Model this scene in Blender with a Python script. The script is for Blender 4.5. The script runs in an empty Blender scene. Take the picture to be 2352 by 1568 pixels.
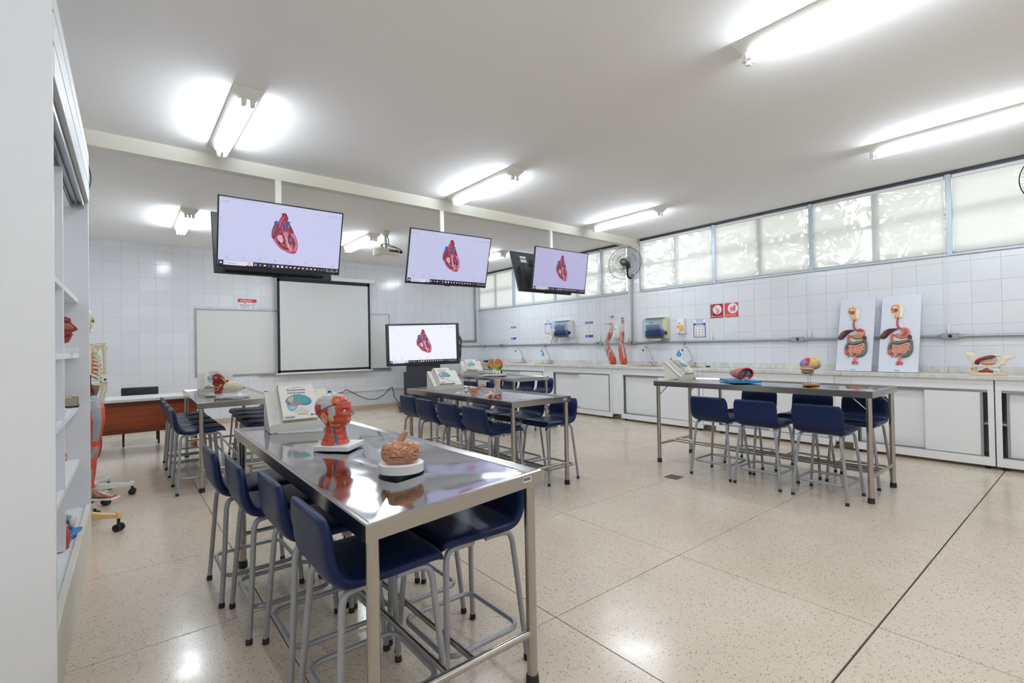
import bpy, bmesh, math, random
from mathutils import Vector, Matrix, Euler, noise
from mathutils.geometry import tessellate_polygon
random.seed(7)
PI = math.pi
SC = bpy.context.scene
COL = SC.collection
def S(r, g, b):
    """sRGB 0-255 to linear"""
    f = lambda c: c / 12.92 if c <= .04045 else ((c + .055) / 1.055) ** 2.4
    return (f(r / 255), f(g / 255), f(b / 255))

# ------------------------------------------------------------------ camera, world, exposure
F_PX, YAW, PITCH, ROLL = 1118.4, 0.6783, 0.0099, -0.0180
cy, sy = math.cos(YAW), math.sin(YAW)
fw = Vector((sy * math.cos(PITCH), cy * math.cos(PITCH), math.sin(PITCH)))
rt0 = Vector((cy, -sy, 0)); up0 = rt0.cross(fw)
rt = rt0 * math.cos(ROLL) + up0 * math.sin(ROLL)
up = up0 * math.cos(ROLL) - rt0 * math.sin(ROLL)
cam_d = bpy.data.cameras.new('camera')
cam_d.sensor_width = 36.0; cam_d.sensor_fit = 'HORIZONTAL'
cam_d.lens = F_PX / 2352 * 36.0
cam_d.clip_start = .02; cam_d.clip_end = 200
cam = bpy.data.objects.new('camera', cam_d); COL.objects.link(cam)
cam.matrix_world = Matrix(((rt.x, up.x, -fw.x, 0), (rt.y, up.y, -fw.y, 0), (rt.z, up.z, -fw.z, 1.33), (0, 0, 0, 1)))
SC.camera = cam

wd = bpy.data.worlds.new('sky'); SC.world = wd; wd.use_nodes = True
wd.node_tree.nodes['Background'].inputs[0].default_value = (*S(242, 241, 246), 1)
wd.node_tree.nodes['Background'].inputs[1].default_value = 10.0
SC.view_settings.view_transform = 'Standard'
SC.view_settings.look = 'None'
SC.view_settings.exposure = 0.0
SC.view_settings.gamma = 1.0
SC.view_settings.use_curve_mapping = False
SC.cycles.use_denoising = True
SC.cycles.max_bounces = 10
SC.cycles.use_adaptive_sampling = True
SC.cycles.adaptive_threshold = .025
SC.cycles.diffuse_bounces = 7
SC.cycles.transparent_max_bounces = 12
SC.cycles.sample_clamp_indirect = 3
SC.cycles.caustics_reflective = False
SC.cycles.caustics_refractive = False
TUBE = 79.0           # radiance of the fluorescent tubes

# ------------------------------------------------------------------ materials
def nodes(name):
    m = bpy.data.materials.new(name); m.use_nodes = True
    nt = m.node_tree
    return m, nt, nt.nodes['Principled BSDF']
def mat(name, col, rough=.5, metal=0, spec=.5, emit=None, estr=0, coat=0, var=0, bump=0, bscale=40):
    m, nt, b = nodes(name)
    b.inputs['Base Color'].default_value = (*col, 1)
    b.inputs['Roughness'].default_value = rough
    b.inputs['Metallic'].default_value = metal
    b.inputs['Specular IOR Level'].default_value = spec
    b.inputs['Coat Weight'].default_value = coat
    if emit:
        b.inputs['Emission Color'].default_value = (*emit, 1)
        b.inputs['Emission Strength'].default_value = estr
    N = nt.nodes.new; L = nt.links.new
    if var or bump:
        tc = N('ShaderNodeTexCoord'); nz = N('ShaderNodeTexNoise')
        nz.inputs['Scale'].default_value = bscale; nz.inputs['Detail'].default_value = 4
        L(tc.outputs['Object'], nz.inputs['Vector'])
        if var:
            mx = N('ShaderNodeMix'); mx.data_type = 'RGBA'
            mx.inputs[6].default_value = (*[c * (1 - var) for c in col], 1)
            mx.inputs[7].default_value = (*[min(1, c * (1 + var)) for c in col], 1)
            L(nz.outputs['Fac'], mx.inputs[0]); L(mx.outputs[2], b.inputs['Base Color'])
        if bump:
            bp = N('ShaderNodeBump'); bp.inputs['Strength'].default_value = bump; bp.inputs['Distance'].default_value = .01
            L(nz.outputs['Fac'], bp.inputs['Height']); L(bp.outputs['Normal'], b.inputs['Normal'])
    return m
def painted(name, rough=.35, emit=0, spec=.5, var=.06):
    """a material that takes the colour printed or moulded into each face (attribute Col)"""
    m, nt, b = nodes(name)
    N = nt.nodes.new; L = nt.links.new
    a = N('ShaderNodeAttribute'); a.attribute_name = 'Col'
    b.inputs['Roughness'].default_value = rough; b.inputs['Specular IOR Level'].default_value = spec
    if emit:
        b.inputs['Base Color'].default_value = (.01, .01, .012, 1)
        L(a.outputs['Color'], b.inputs['Emission Color']); b.inputs['Emission Strength'].default_value = emit
    elif var:
        tc = N('ShaderNodeTexCoord'); nz = N('ShaderNodeTexNoise'); nz.inputs['Scale'].default_value = 60
        L(tc.outputs['Object'], nz.inputs['Vector'])
        mr = N('ShaderNodeMapRange'); mr.inputs[3].default_value = 1 - var; mr.inputs[4].default_value = 1 + var
        L(nz.outputs['Fac'], mr.inputs[0])
        vm = N('ShaderNodeVectorMath'); vm.operation = 'SCALE'
        L(a.outputs['Color'], vm.inputs[0]); L(mr.outputs[0], vm.inputs['Scale']); L(vm.outputs[0], b.inputs['Base Color'])
    else:
        L(a.outputs['Color'], b.inputs['Base Color'])
    return m

M = {}
M['white_lam'] = mat('white_laminate', S(237, 238, 241), .45, var=.012, bscale=3)
M['cream_metal'] = mat('cream_painted_metal', S(226, 222, 208), .4)
M['white_paint'] = mat('white_enamel', S(236, 234, 226), .4)
M['dark_gap'] = mat('dark_gap', S(28, 28, 32), .8)
M['alu'] = mat('aluminium', S(176, 180, 184), .35, .9)
M['alu_blue'] = mat('window_frame_paint', S(190, 202, 212), .4, .2)
M['galv'] = mat('galvanised_conduit', S(168, 171, 172), .4, .6, var=.06, bscale=30)
M['steel_leg'] = mat('brushed_steel', S(178, 172, 164), .27, 1.0, var=.05, bscale=25)
M['stool_grey'] = mat('grey_powder_coat', S(158, 160, 165), .38, .35)
M['rubber'] = mat('black_rubber', S(24, 24, 26), .6)
M['black_pl'] = mat('black_plastic', S(28, 29, 32), .38)
M['dark_pl'] = mat('charcoal_plastic', S(46, 48, 54), .45)
M['white_pl'] = mat('white_plastic', S(238, 238, 238), .3)
M['chrome'] = mat('chrome', S(215, 216, 220), .08, 1)
M['mdf'] = mat('white_mdf', S(232, 230, 224), .45)
M['mdf_edge'] = mat('mdf_edge', S(196, 160, 118), .6, var=.1, bscale=60)
M['paper'] = mat('book_pages', S(226, 214, 190), .7, var=.06, bscale=90)
M['painted'] = painted('painted_model', .32)
M['print'] = painted('printed_sheet', .45, var=0)
M['bone'] = mat('bone_plastic', S(228, 218, 192), .4, var=.08, bscale=25)
M['screen_cloth'] = mat('projection_cloth', S(220, 222, 222), .8)
M['board_white'] = mat('whiteboard_enamel', S(226, 227, 224), .25)
M['ceil'] = mat('ceiling_paint', S(243, 242, 242), .85, var=.012, bscale=2)
M['wall_grout'] = mat('tile_grout', S(212, 210, 206), .8)
M['wood'] = None

def m_tile():
    m, nt, b = nodes('glazed_white_tile'); N = nt.nodes.new; L = nt.links.new
    oi = N('ShaderNodeObjectInfo'); mx = N('ShaderNodeMix'); mx.data_type = 'RGBA'
    mx.inputs[6].default_value = (*S(229, 231, 237), 1); mx.inputs[7].default_value = (*S(234, 236, 241), 1)
    L(oi.outputs['Random'], mx.inputs[0]); L(mx.outputs[2], b.inputs['Base Color'])
    b.inputs['Roughness'].default_value = .16
    tc = N('ShaderNodeNewGeometry'); nz = N('ShaderNodeTexNoise'); nz.inputs['Scale'].default_value = 9
    L(tc.outputs['Position'], nz.inputs['Vector'])
    bp = N('ShaderNodeBump'); bp.inputs['Strength'].default_value = .06; bp.inputs['Distance'].default_value = .01
    L(nz.outputs['Fac'], bp.inputs['Height']); L(bp.outputs['Normal'], b.inputs['Normal'])
    return m
M['tile'] = m_tile()

def m_terrazzo():
    m, nt, b = nodes('terrazzo'); N = nt.nodes.new; L = nt.links.new
    g = N('ShaderNodeNewGeometry')
    def noise_(sc, det=3):
        n = N('ShaderNodeTexNoise'); n.inputs['Scale'].default_value = sc; n.inputs['Detail'].default_value = det
        L(g.outputs['Position'], n.inputs['Vector']); return n
    def ramp(src, p0, p1, c0, c1):
        r = N('ShaderNodeValToRGB'); r.color_ramp.elements[0].position = p0; r.color_ramp.elements[1].position = p1
        r.color_ramp.elements[0].color = (*c0, 1); r.color_ramp.elements[1].color = (*c1, 1); L(src, r.inputs[0]); return r
    def mix(fac, a, c):
        x = N('ShaderNodeMix'); x.data_type = 'RGBA'
        if isinstance(fac, float): x.inputs[0].default_value = fac
        else: L(fac, x.inputs[0])
        for s, i in ((a, 6), (c, 7)):
            if isinstance(s, tuple): x.inputs[i].default_value = (*s, 1)
            else: L(s, x.inputs[i])
        return x.outputs[2]
    big = ramp(noise_(1.6, 5).outputs['Fac'], .3, .7, S(212, 196, 176), S(226, 212, 194))
    oi = N('ShaderNodeObjectInfo')
    base = mix(oi.outputs['Random'], big.outputs[0], mix(.5, big.outputs[0], S(218, 203, 184)))
    def chips(scale, thr, cols, base):
        v = N('ShaderNodeTexVoronoi'); v.inputs['Scale'].default_value = scale; L(g.outputs['Position'], v.inputs['Vector'])
        sp = N('ShaderNodeSeparateColor'); L(v.outputs['Color'], sp.inputs[0])
        pick = N('ShaderNodeMath'); pick.operation = 'LESS_THAN'; L(sp.outputs[0], pick.inputs[0]); pick.inputs[1].default_value = thr
        near = N('ShaderNodeMath'); near.operation = 'LESS_THAN'; L(v.outputs['Distance'], near.inputs[0]); near.inputs[1].default_value = .42
        mu = N('ShaderNodeMath'); mu.operation = 'MULTIPLY'; L(pick.outputs[0], mu.inputs[0]); L(near.outputs[0], mu.inputs[1])
        cr = N('ShaderNodeValToRGB'); cr.color_ramp.interpolation = 'CONSTANT'
        e = cr.color_ramp.elements; e[0].color = (*cols[0], 1); e[1].position = 1 / len(cols); e[1].color = (*cols[1], 1)
        for i, c in enumerate(cols[2:], 2):
            k = e.new(i / len(cols)); k.color = (*c, 1)
        L(sp.outputs[1], cr.inputs[0])
        return mix(mu.outputs[0], base, cr.outputs[0])
    c = chips(90, .12, [S(186, 168, 144), S(174, 156, 134), S(196, 174, 146), S(170, 158, 144)], base)
    c = chips(210, .30, [S(186, 167, 145), S(174, 157, 136), S(224, 210, 190), S(188, 166, 138)], c)
    c = chips(130, .045, [S(132, 118, 106), S(142, 131, 120), S(150, 126, 102), S(122, 117, 112)], c)
    L(c, b.inputs['Base Color'])
    rr = N('ShaderNodeMapRange'); rr.inputs[1].default_value = .3; rr.inputs[2].default_value = .7; rr.inputs[3].default_value = .15; rr.inputs[4].default_value = .26
    L(noise_(5, 4).outputs['Fac'], rr.inputs[0]); L(rr.outputs[0], b.inputs['Roughness'])
    b.inputs['Specular IOR Level'].default_value = .55
    return m
M['terrazzo'] = m_terrazzo()
M['joint'] = mat('floor_joint', S(70, 62, 54), .7)
M['skirt'] = mat('terrazzo_skirting', S(196, 180, 156), .45, var=.12, bscale=60)

def m_steel_top():
    m, nt, b = nodes('polished_steel_sheet'); N = nt.nodes.new; L = nt.links.new
    b.inputs['Base Color'].default_value = (*S(190, 190, 194), 1); b.inputs['Metallic'].default_value = 1
    b.inputs['Roughness'].default_value = .075
    tc = N('ShaderNodeTexCoord'); nz = N('ShaderNodeTexNoise'); nz.inputs['Scale'].default_value = 3.2; nz.inputs['Detail'].default_value = 1
    L(tc.outputs['Object'], nz.inputs['Vector'])
    bp = N('ShaderNodeBump'); bp.inputs['Strength'].default_value = .30; bp.inputs['Distance'].default_value = .022
    L(nz.outputs['Fac'], bp.inputs['Height']); L(bp.outputs['Normal'], b.inputs['Normal'])
    n2 = N('ShaderNodeTexNoise'); n2.inputs['Scale'].default_value = 14; L(tc.outputs['Object'], n2.inputs['Vector'])
    mr = N('ShaderNodeMapRange'); mr.inputs[3].default_value = .05; mr.inputs[4].default_value = .13
    L(n2.outputs['Fac'], mr.inputs[0]); L(mr.outputs[0], b.inputs['Roughness'])
    return m
M['steel_top'] = m_steel_top()
M['steel_rim'] = mat('satin_steel_rim', S(176, 172, 168), .2, 1)

def m_vinyl():
    m, nt, b = nodes('navy_vinyl'); N = nt.nodes.new; L = nt.links.new
    oi = N('ShaderNodeObjectInfo'); mx = N('ShaderNodeMix'); mx.data_type = 'RGBA'
    mx.inputs[6].default_value = (*S(12, 28, 64), 1); mx.inputs[7].default_value = (*S(15, 33, 72), 1)
    L(oi.outputs['Random'], mx.inputs[0]); L(mx.outputs[2], b.inputs['Base Color'])
    b.inputs['Roughness'].default_value = .40; b.inputs['Specular IOR Level'].default_value = .24
    tc = N('ShaderNodeTexCoord'); v = N('ShaderNodeTexVoronoi'); v.inputs['Scale'].default_value = 420
    L(tc.outputs['Object'], v.inputs['Vector'])
    bp = N('ShaderNodeBump'); bp.inputs['Strength'].default_value = .12; bp.inputs['Distance'].default_value = .002
    L(v.outputs['Distance'], bp.inputs['Height']); L(bp.outputs['Normal'], b.inputs['Normal'])
    return m
M['vinyl'] = m_vinyl()

def m_marble():
    m, nt, b = nodes('pale_marble'); N = nt.nodes.new; L = nt.links.new
    g = N('ShaderNodeNewGeometry'); mp = N('ShaderNodeMapping'); mp.inputs['Scale'].default_value = (1, 3.2, 1)
    mp.inputs['Rotation'].default_value = (0, 0, .5)
    L(g.outputs['Position'], mp.inputs[0])
    n = N('ShaderNodeTexNoise'); n.inputs['Scale'].default_value = 2.4; n.inputs['Detail'].default_value = 8; n.inputs['Distortion'].default_value = 1.6
    L(mp.outputs[0], n.inputs['Vector'])
    r = N('ShaderNodeValToRGB'); e = r.color_ramp.elements
    e[0].position = .36; e[0].color = (*S(204, 203, 198), 1); e[1].position = .62; e[1].color = (*S(226, 224, 218), 1)
    L(n.outputs['Fac'], r.inputs[0]); L(r.outputs[0], b.inputs['Base Color']); b.inputs['Roughness'].default_value = .3
    return m
M['marble'] = m_marble()

def m_wood(name, c0, c1, rough=.35, sc=(2, 30, 30)):
    m, nt, b = nodes(name); N = nt.nodes.new; L = nt.links.new
    tc = N('ShaderNodeTexCoord'); mp = N('ShaderNodeMapping'); mp.inputs['Scale'].default_value = sc
    L(tc.outputs['Object'], mp.inputs[0])
    n = N('ShaderNodeTexNoise'); n.inputs['Scale'].default_value = 1.2; n.inputs['Detail'].default_value = 5; n.inputs['Distortion'].default_value = .6
    L(mp.outputs[0], n.inputs['Vector'])
    r = N('ShaderNodeValToRGB'); e = r.color_ramp.elements
    e[0].position = .3; e[0].color = (*c0, 1); e[1].position = .7; e[1].color = (*c1, 1)
    L(n.outputs['Fac'], r.inputs[0]); L(r.outputs[0], b.inputs['Base Color']); b.inputs['Roughness'].default_value = rough
    return m
M['mahogany'] = m_wood('mahogany_veneer', S(112, 46, 18), S(160, 74, 32))
M['light_wood'] = m_wood('varnished_pine', S(196, 140, 84), S(222, 172, 116), .4, (6, 40, 40))

def m_blind():
    """woven roller blind: lets part of the view through, glows where light falls on its back"""
    m = bpy.data.materials.new('roller_blind_fabric'); m.use_nodes = True; nt = m.node_tree; N = nt.nodes.new; L = nt.links.new
    nt.nodes.remove(nt.nodes['Principled BSDF'])
    out = nt.nodes['Material Output']
    d = N('ShaderNodeBsdfDiffuse'); d.inputs[0].default_value = (*S(232, 231, 226), 1)
    t = N('ShaderNodeBsdfTranslucent'); t.inputs[0].default_value = (*S(232, 231, 226), 1)
    p = N('ShaderNodeBsdfTransparent')
    a = N('ShaderNodeMixShader'); a.inputs[0].default_value = .36
    L(d.outputs[0], a.inputs[1]); L(t.outputs[0], a.inputs[2])
    c = N('ShaderNodeMixShader'); c.inputs[0].default_value = .052
    L(a.outputs[0], c.inputs[1]); L(p.outputs[0], c.inputs[2]); L(c.outputs[0], out.inputs[0])
    return m
M['blind'] = m_blind()
def m_clear(name, tint, refl=.5, rough=.02, fac_t=None):
    """thin clear sheet: transparent with a Fresnel sheen"""
    m = bpy.data.materials.new(name); m.use_nodes = True; nt = m.node_tree; N = nt.nodes.new; L = nt.links.new
    nt.nodes.remove(nt.nodes['Principled BSDF']); out = nt.nodes['Material Output']
    p = N('ShaderNodeBsdfTransparent'); p.inputs[0].default_value = (*tint, 1)
    g = N('ShaderNodeBsdfGlossy'); g.inputs['Roughness'].default_value = rough
    fr = N('ShaderNodeFresnel'); fr.inputs[0].default_value = 1.45
    c = N('ShaderNodeMixShader'); L(fr.outputs[0], c.inputs[0]); L(p.outputs[0], c.inputs[1]); L(g.outputs[0], c.inputs[2])
    L(c.outputs[0], out.inputs[0]); return m
M['glass'] = m_clear('window_glass', (.94, .97, .96))
M['smoke_blue'] = m_clear('clear_blue_plastic', S(214, 228, 244), rough=.1)
M['clear_pl'] = m_clear('clear_plastic', (.86, .88, .9), rough=.05)
M['leaf'] = mat('tree_leaves', S(146, 150, 134), .6, var=.25, bscale=2)
M['bark'] = mat('tree_bark', S(96, 82, 66), .9)

# ------------------------------------------------------------------ mesh builder
class MB:
    def __init__(s): s.v = []; s.f = []; s.m = []; s.c = []; s.vc = {}
    def add(s, verts, faces, mi=0, col=(.8, .8, .8), cols=None):
        o = len(s.v); s.v += [tuple(v) for v in verts]
        for i, f in enumerate(faces):
            s.f.append(tuple(j + o for j in f)); s.m.append(mi); s.c.append(cols[i] if cols else col)
        return s
    def box(s, x0, y0, z0, x1, y1, z1, mi=0, col=(.8, .8, .8)):
        v = [(x0, y0, z0), (x1, y0, z0), (x1, y1, z0), (x0, y1, z0), (x0, y0, z1), (x1, y0, z1), (x1, y1, z1), (x0, y1, z1)]
        return s.add(v, [(3, 2, 1, 0), (4, 5, 6, 7), (0, 1, 5, 4), (1, 2, 6, 5), (2, 3, 7, 6), (3, 0, 4, 7)], mi, col)
    def tube(s, path, r, n=10, mi=0, col=(.8, .8, .8), caps=True, closed=False, flat=1.0, colf=None):
        P = [Vector(p) for p in path]; k = len(P)
        R = r if isinstance(r, (list, tuple)) else [r] * k
        T = []
        for i in range(k):
            a = P[(i - 1) % k] if (closed or i > 0) else P[i]; b = P[(i + 1) % k] if (closed or i < k - 1) else P[i]
            T.append((b - a).normalized() if (b - a).length > 1e-9 else Vector((0, 0, 1)))
        ref = Vector((0, 0, 1)) if abs(T[0].z) < .9 else Vector((1, 0, 0))
        nrm = T[0].cross(ref).normalized()
        verts = []; fr = []
        for i in range(k):
            nrm = (nrm - T[i] * nrm.dot(T[i])).normalized(); b = T[i].cross(nrm)
            for j in range(n):
                a = 2 * PI * j / n
                verts.append(P[i] + nrm * (math.cos(a) * R[i]) + b * (math.sin(a) * R[i] * flat))
        faces = []
        for i in range(k if closed else k - 1):
            i2 = (i + 1) % k
            for j in range(n):
                j2 = (j + 1) % n
                faces.append((i * n + j, i * n + j2, i2 * n + j2, i2 * n + j))
        if caps and not closed:
            faces.append(tuple(reversed(range(n)))); faces.append(tuple(range((k - 1) * n, k * n)))
        if colf:
            o = len(s.v)
            for j, p in enumerate(verts): s.vc[o + j] = colf(p)
        return s.add(verts, faces, mi, col)
    def cyl(s, p0, p1, r0, r1=None, n=16, mi=0, col=(.8, .8, .8)):
        return s.tube([p0, p1], [r0, r0 if r1 is None else r1], n, mi, col)
    def grid(s, fn, nu, nv, mi=0, col=(.8, .8, .8), colf=None, wrap=True, caps=False):
        """fn(u,v) for u in 0..1 (around, wrapped) and v in 0..1"""
        verts = [Vector(fn(i / nu if wrap else i / (nu - 1), j / (nv - 1))) for j in range(nv) for i in range(nu)]
        faces = []
        for j in range(nv - 1):
            for i in range(nu if wrap else nu - 1):
                i2 = (i + 1) % nu
                faces.append((j * nu + i, j * nu + i2, (j + 1) * nu + i2, (j + 1) * nu + i))
        if caps: faces += [tuple(reversed(range(nu))), tuple(range((nv - 1) * nu, nv * nu))]
        if colf:
            o = len(s.v)
            for j, p in enumerate(verts): s.vc[o + j] = colf(p)
        return s.add(verts, faces, mi, col)
    def ball(s, c, r, nu=16, nv=10, mi=0, col=(.8, .8, .8), colf=None, disp=None):
        c = Vector(c); r = r if isinstance(r, (tuple, list)) else (r, r, r)
        def fn(u, v):
            t = 2 * PI * u; p = PI * (v * .998 + .001) - PI / 2
            d = Vector((math.cos(t) * math.cos(p), math.sin(t) * math.cos(p), math.sin(p)))
            q = Vector((d.x * r[0], d.y * r[1], d.z * r[2]))
            return c + (q if disp is None else disp(d, q))
        return s.grid(fn, nu, nv, mi, col, colf, True, True)
    def prism(s, pts, z0, z1, mi=0, col=(.8, .8, .8), fr=None, side=None):
        """extrude a 2D outline from z0 to z1 (local x,y); fr maps (x,y,z) -> point"""
        fr = fr or (lambda x, y, z: (x, y, z))
        n = len(pts); tri = tessellate_polygon([[Vector((p[0], p[1], 0)) for p in pts]])
        v = [fr(p[0], p[1], z0) for p in pts] + [fr(p[0], p[1], z1) for p in pts]
        s.add(v, [tuple(reversed(t)) for t in tri] + [tuple(i + n for i in t) for t in tri], mi, col)
        return s.add(v, [(i, (i + 1) % n, (i + 1) % n + n, i + n) for i in range(n)], mi, side or col)
    def puff(s, pts, z0, h, col=(.8, .8, .8), mi=0, fr=None, k=.55, colf=None):
        """a moulded relief: outline that swells to height h"""
        fr = fr or (lambda x, y, z: (x, y, z))
        pts = smooth2(pts, 3)
        cx = sum(p[0] for p in pts) / len(pts); cy_ = sum(p[1] for p in pts) / len(pts); n = len(pts)
        rings = [(1, 0), (.97, .45), (.86, .8), (k, 1.0)]
        V = []
        for sc, hh in rings: V += [fr(cx + (p[0] - cx) * sc, cy_ + (p[1] - cy_) * sc, z0 + h * hh) for p in pts]
        F = []
        for r in range(3):
            for i in range(n):
                j = (i + 1) % n; F.append((r * n + i, r * n + j, (r + 1) * n + j, (r + 1) * n + i))
        tri = tessellate_polygon([[Vector((cx + (p[0] - cx) * k, cy_ + (p[1] - cy_) * k, 0)) for p in pts]])
        F += [tuple(i + 3 * n for i in t) for t in tri]
        return s.add(V, F, mi, col)
    def xf(s, mtx, start=0):
        for i in range(start, len(s.v)): s.v[i] = tuple(mtx @ Vector(s.v[i]))
        return s

def smooth2(pts, sub):
    """Catmull-Rom through a closed 2D outline"""
    n = len(pts); out = []
    for i in range(n):
        p0, p1, p2, p3 = (Vector((*pts[(i + k) % n][:2], 0)) for k in (-1, 0, 1, 2))
        for j in range(sub):
            t = j / sub
            q = .5 * ((2 * p1) + (p2 - p0) * t + (2 * p0 - 5 * p1 + 4 * p2 - p3) * t * t + (3 * p1 - p0 - 3 * p2 + p3) * t ** 3)
            out.append((q.x, q.y))
    return out
def spline(pts, sub=4):
    P = [Vector(p) for p in pts]; out = []
    for i in range(len(P) - 1):
        p0 = P[max(i - 1, 0)]; p1 = P[i]; p2 = P[i + 1]; p3 = P[min(i + 2, len(P) - 1)]
        for j in range(sub):
            t = j / sub
            out.append(.5 * ((2 * p1) + (p2 - p0) * t + (2 * p0 - 5 * p1 + 4 * p2 - p3) * t * t + (3 * p1 - p0 - 3 * p2 + p3) * t ** 3))
    out.append(P[-1]); return out
def interp(xs, ys, x):
    if x <= xs[0]: return ys[0]
    for i in range(len(xs) - 1):
        if x <= xs[i + 1]:
            t = (x - xs[i]) / (xs[i + 1] - xs[i]); t = t * t * (3 - 2 * t) * .5 + t * .5
            return ys[i] + (ys[i + 1] - ys[i]) * t
    return ys[-1]

def mesh(name, mb, mats, bev=0, seg=1, sharp=38, weld=False):
    me = bpy.data.meshes.new(name)
    me.from_pydata(mb.v, [], mb.f)
    mats = mats if isinstance(mats, (list, tuple)) else [mats]
    for m in mats: me.materials.append(m)
    me.polygons.foreach_set('material_index', mb.m)
    if any(m.name in ('painted_model', 'printed_sheet') or m.name.startswith('lit_') for m in mats):
        ca = me.color_attributes.new('Col', 'FLOAT_COLOR', 'CORNER')
        buf = []
        for f, c in zip(mb.f, mb.c):
            for j in f: q = mb.vc.get(j, c); buf += [q[0], q[1], q[2], 1.0]
        ca.data.foreach_set('color', buf)
    if bev or weld:
        bm = bmesh.new(); bm.from_mesh(me)
        if weld: bmesh.ops.remove_doubles(bm, verts=bm.verts, dist=1e-5)
        if bev:
            ed = [e for e in bm.edges if len(e.link_faces) == 2 and e.calc_face_angle(0) > .5]
            bmesh.ops.bevel(bm, geom=ed, offset=bev, segments=seg, affect='EDGES', profile=.6, clamp_overlap=True)
        bm.to_mesh(me); bm.free()
    me.polygons.foreach_set('use_smooth', [True] * len(me.polygons))
    me.set_sharp_from_angle(angle=math.radians(sharp))
    me.update()
    return me
def obj(name, me, parent=None, loc=(0, 0, 0), rot=(0, 0, 0)):
    o = bpy.data.objects.new(name, me); COL.objects.link(o)
    o.location = loc; o.rotation_euler = rot
    if parent: o.parent = parent
    return o
def part(name, mb, mats, parent, bev=0, loc=(0, 0, 0), rot=(0, 0, 0), label=None, kind=None, **k):
    o = obj(name, mesh(name, mb, mats, bev, **k), parent, loc, rot)
    if label: o['label'] = label
    if kind: o['kind'] = kind
    return o
def tag(o, label, cat, group=None):
    o['label'] = label; o['category'] = cat
    if group: o['group'] = group
    return o
def thing(name, label, cat, loc=(0, 0, 0), rotz=0, group=None):
    o = bpy.data.objects.new(name, None); COL.objects.link(o); o.empty_display_size = .1
    o.location = loc; o.rotation_euler = (0, 0, rotz)
    return tag(o, label, cat, group)
def struct(name, mb, mats, parent=None, bev=0, **k):
    o = obj(name, mesh(name, mb, mats, bev, **k), parent); o['kind'] = 'structure'; return o
def dup(root, label, loc, rot, group=None):
    r = root.copy(); COL.objects.link(r); r.location = loc; r.rotation_euler = rot; r['label'] = label
    if group: r['group'] = group
    for ch in list(root.children):
        c = ch.copy(); COL.objects.link(c); c.parent = r
        for g in list(ch.children):
            d = g.copy(); COL.objects.link(d); d.parent = c
    return r

# ------------------------------------------------------------------ flat print: polygons, strokes and lettering in layers
_font = {}
def text_mesh(txt):
    if txt not in _font:
        cu = bpy.data.curves.new('lettering', 'FONT'); cu.body = txt; cu.size = 1; cu.resolution_u = 2; cu.align_x = 'LEFT'
        o = bpy.data.objects.new('lettering', cu); COL.objects.link(o)
        dg = bpy.context.evaluated_depsgraph_get(); dg.update()
        me = o.evaluated_get(dg).to_mesh()
        v = [tuple(x.co[:2]) for x in me.vertices]; f = [tuple(p.vertices) for p in me.polygons]
        o.evaluated_get(dg).to_mesh_clear(); bpy.data.objects.remove(o); bpy.data.curves.remove(cu)
        _font[txt] = (v, f)
    return _font[txt]
class Print:
    """print on a sheet: x right, y up; later shapes lie a hair above earlier ones (local z)"""
    def __init__(s, step=.00025, z=0): s.mb = MB(); s.z = z; s.step = step
    def poly(s, pts, c):
        s.z += s.step
        tri = tessellate_polygon([[Vector((p[0], p[1], 0)) for p in pts]])
        area = sum(pts[i][0] * pts[(i + 1) % len(pts)][1] - pts[(i + 1) % len(pts)][0] * pts[i][1] for i in range(len(pts)))
        F = []
        for t in tri:
            a, b, d = (pts[i] for i in t)
            cr = (b[0] - a[0]) * (d[1] - a[1]) - (b[1] - a[1]) * (d[0] - a[0])
            F.append(tuple(t) if cr > 0 else tuple(reversed(t)))
        s.mb.add([(p[0], p[1], s.z) for p in pts], F, 0, c); return s
    def rect(s, x0, y0, x1, y1, c): return s.poly([(x0, y0), (x1, y0), (x1, y1), (x0, y1)], c)
    def blob(s, pts, c, sub=4): return s.poly(smooth2(pts, sub), c)
    def ell(s, x, y, rx, ry, c, n=28): return s.poly([(x + rx * math.cos(2 * PI * i / n), y + ry * math.sin(2 * PI * i / n)) for i in range(n)], c)
    def line(s, pts, w, c, sub=0):
        if sub: pts = [(p.x, p.y) for p in spline([(a, b, 0) for a, b in pts], sub)]
        s.z += s.step
        for (x0, y0), (x1, y1) in zip(pts, pts[1:]):
            d = math.hypot(x1 - x0, y1 - y0) or 1; nx, ny = -(y1 - y0) / d * w / 2, (x1 - x0) / d * w / 2
            s.mb.add([(x0 - nx, y0 - ny, s.z), (x1 - nx, y1 - ny, s.z), (x1 + nx, y1 + ny, s.z), (x0 + nx, y0 + ny, s.z)], [(0, 1, 2, 3)], 0, c)
        return s
    def text(s, txt, x, y, h, c, width=None, align='l', bold=0):
        v, f = text_mesh(txt)
        if not v: return s
        s.z += s.step
        mx = max(p[0] for p in v); mn = min(p[0] for p in v)
        k = h; kx = k if width is None else width / (mx - mn)
        x0 = x - mn * kx if align == 'l' else x - (mx + mn) / 2 * kx
        for dx in ([0] if not bold else [-bold, bold]):
            s.mb.add([(x0 + p[0] * kx + dx, y + p[1] * k, s.z + (1e-5 if dx > 0 else 0)) for p in v], f, 0, c)
        return s

# ================================================================== THE ROOM
XR, YB, ZC = 7.3286, 10.4463, 3.2235
XL, YN = -0.78, -4.6
RIGHT = (PI / 2, 0, -PI / 2)      # sheets on the window wall: x runs towards the camera, y up
BACK = (PI / 2, 0, 0)             # sheets on the end wall
ZS = 2.2766                       # window sill
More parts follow.
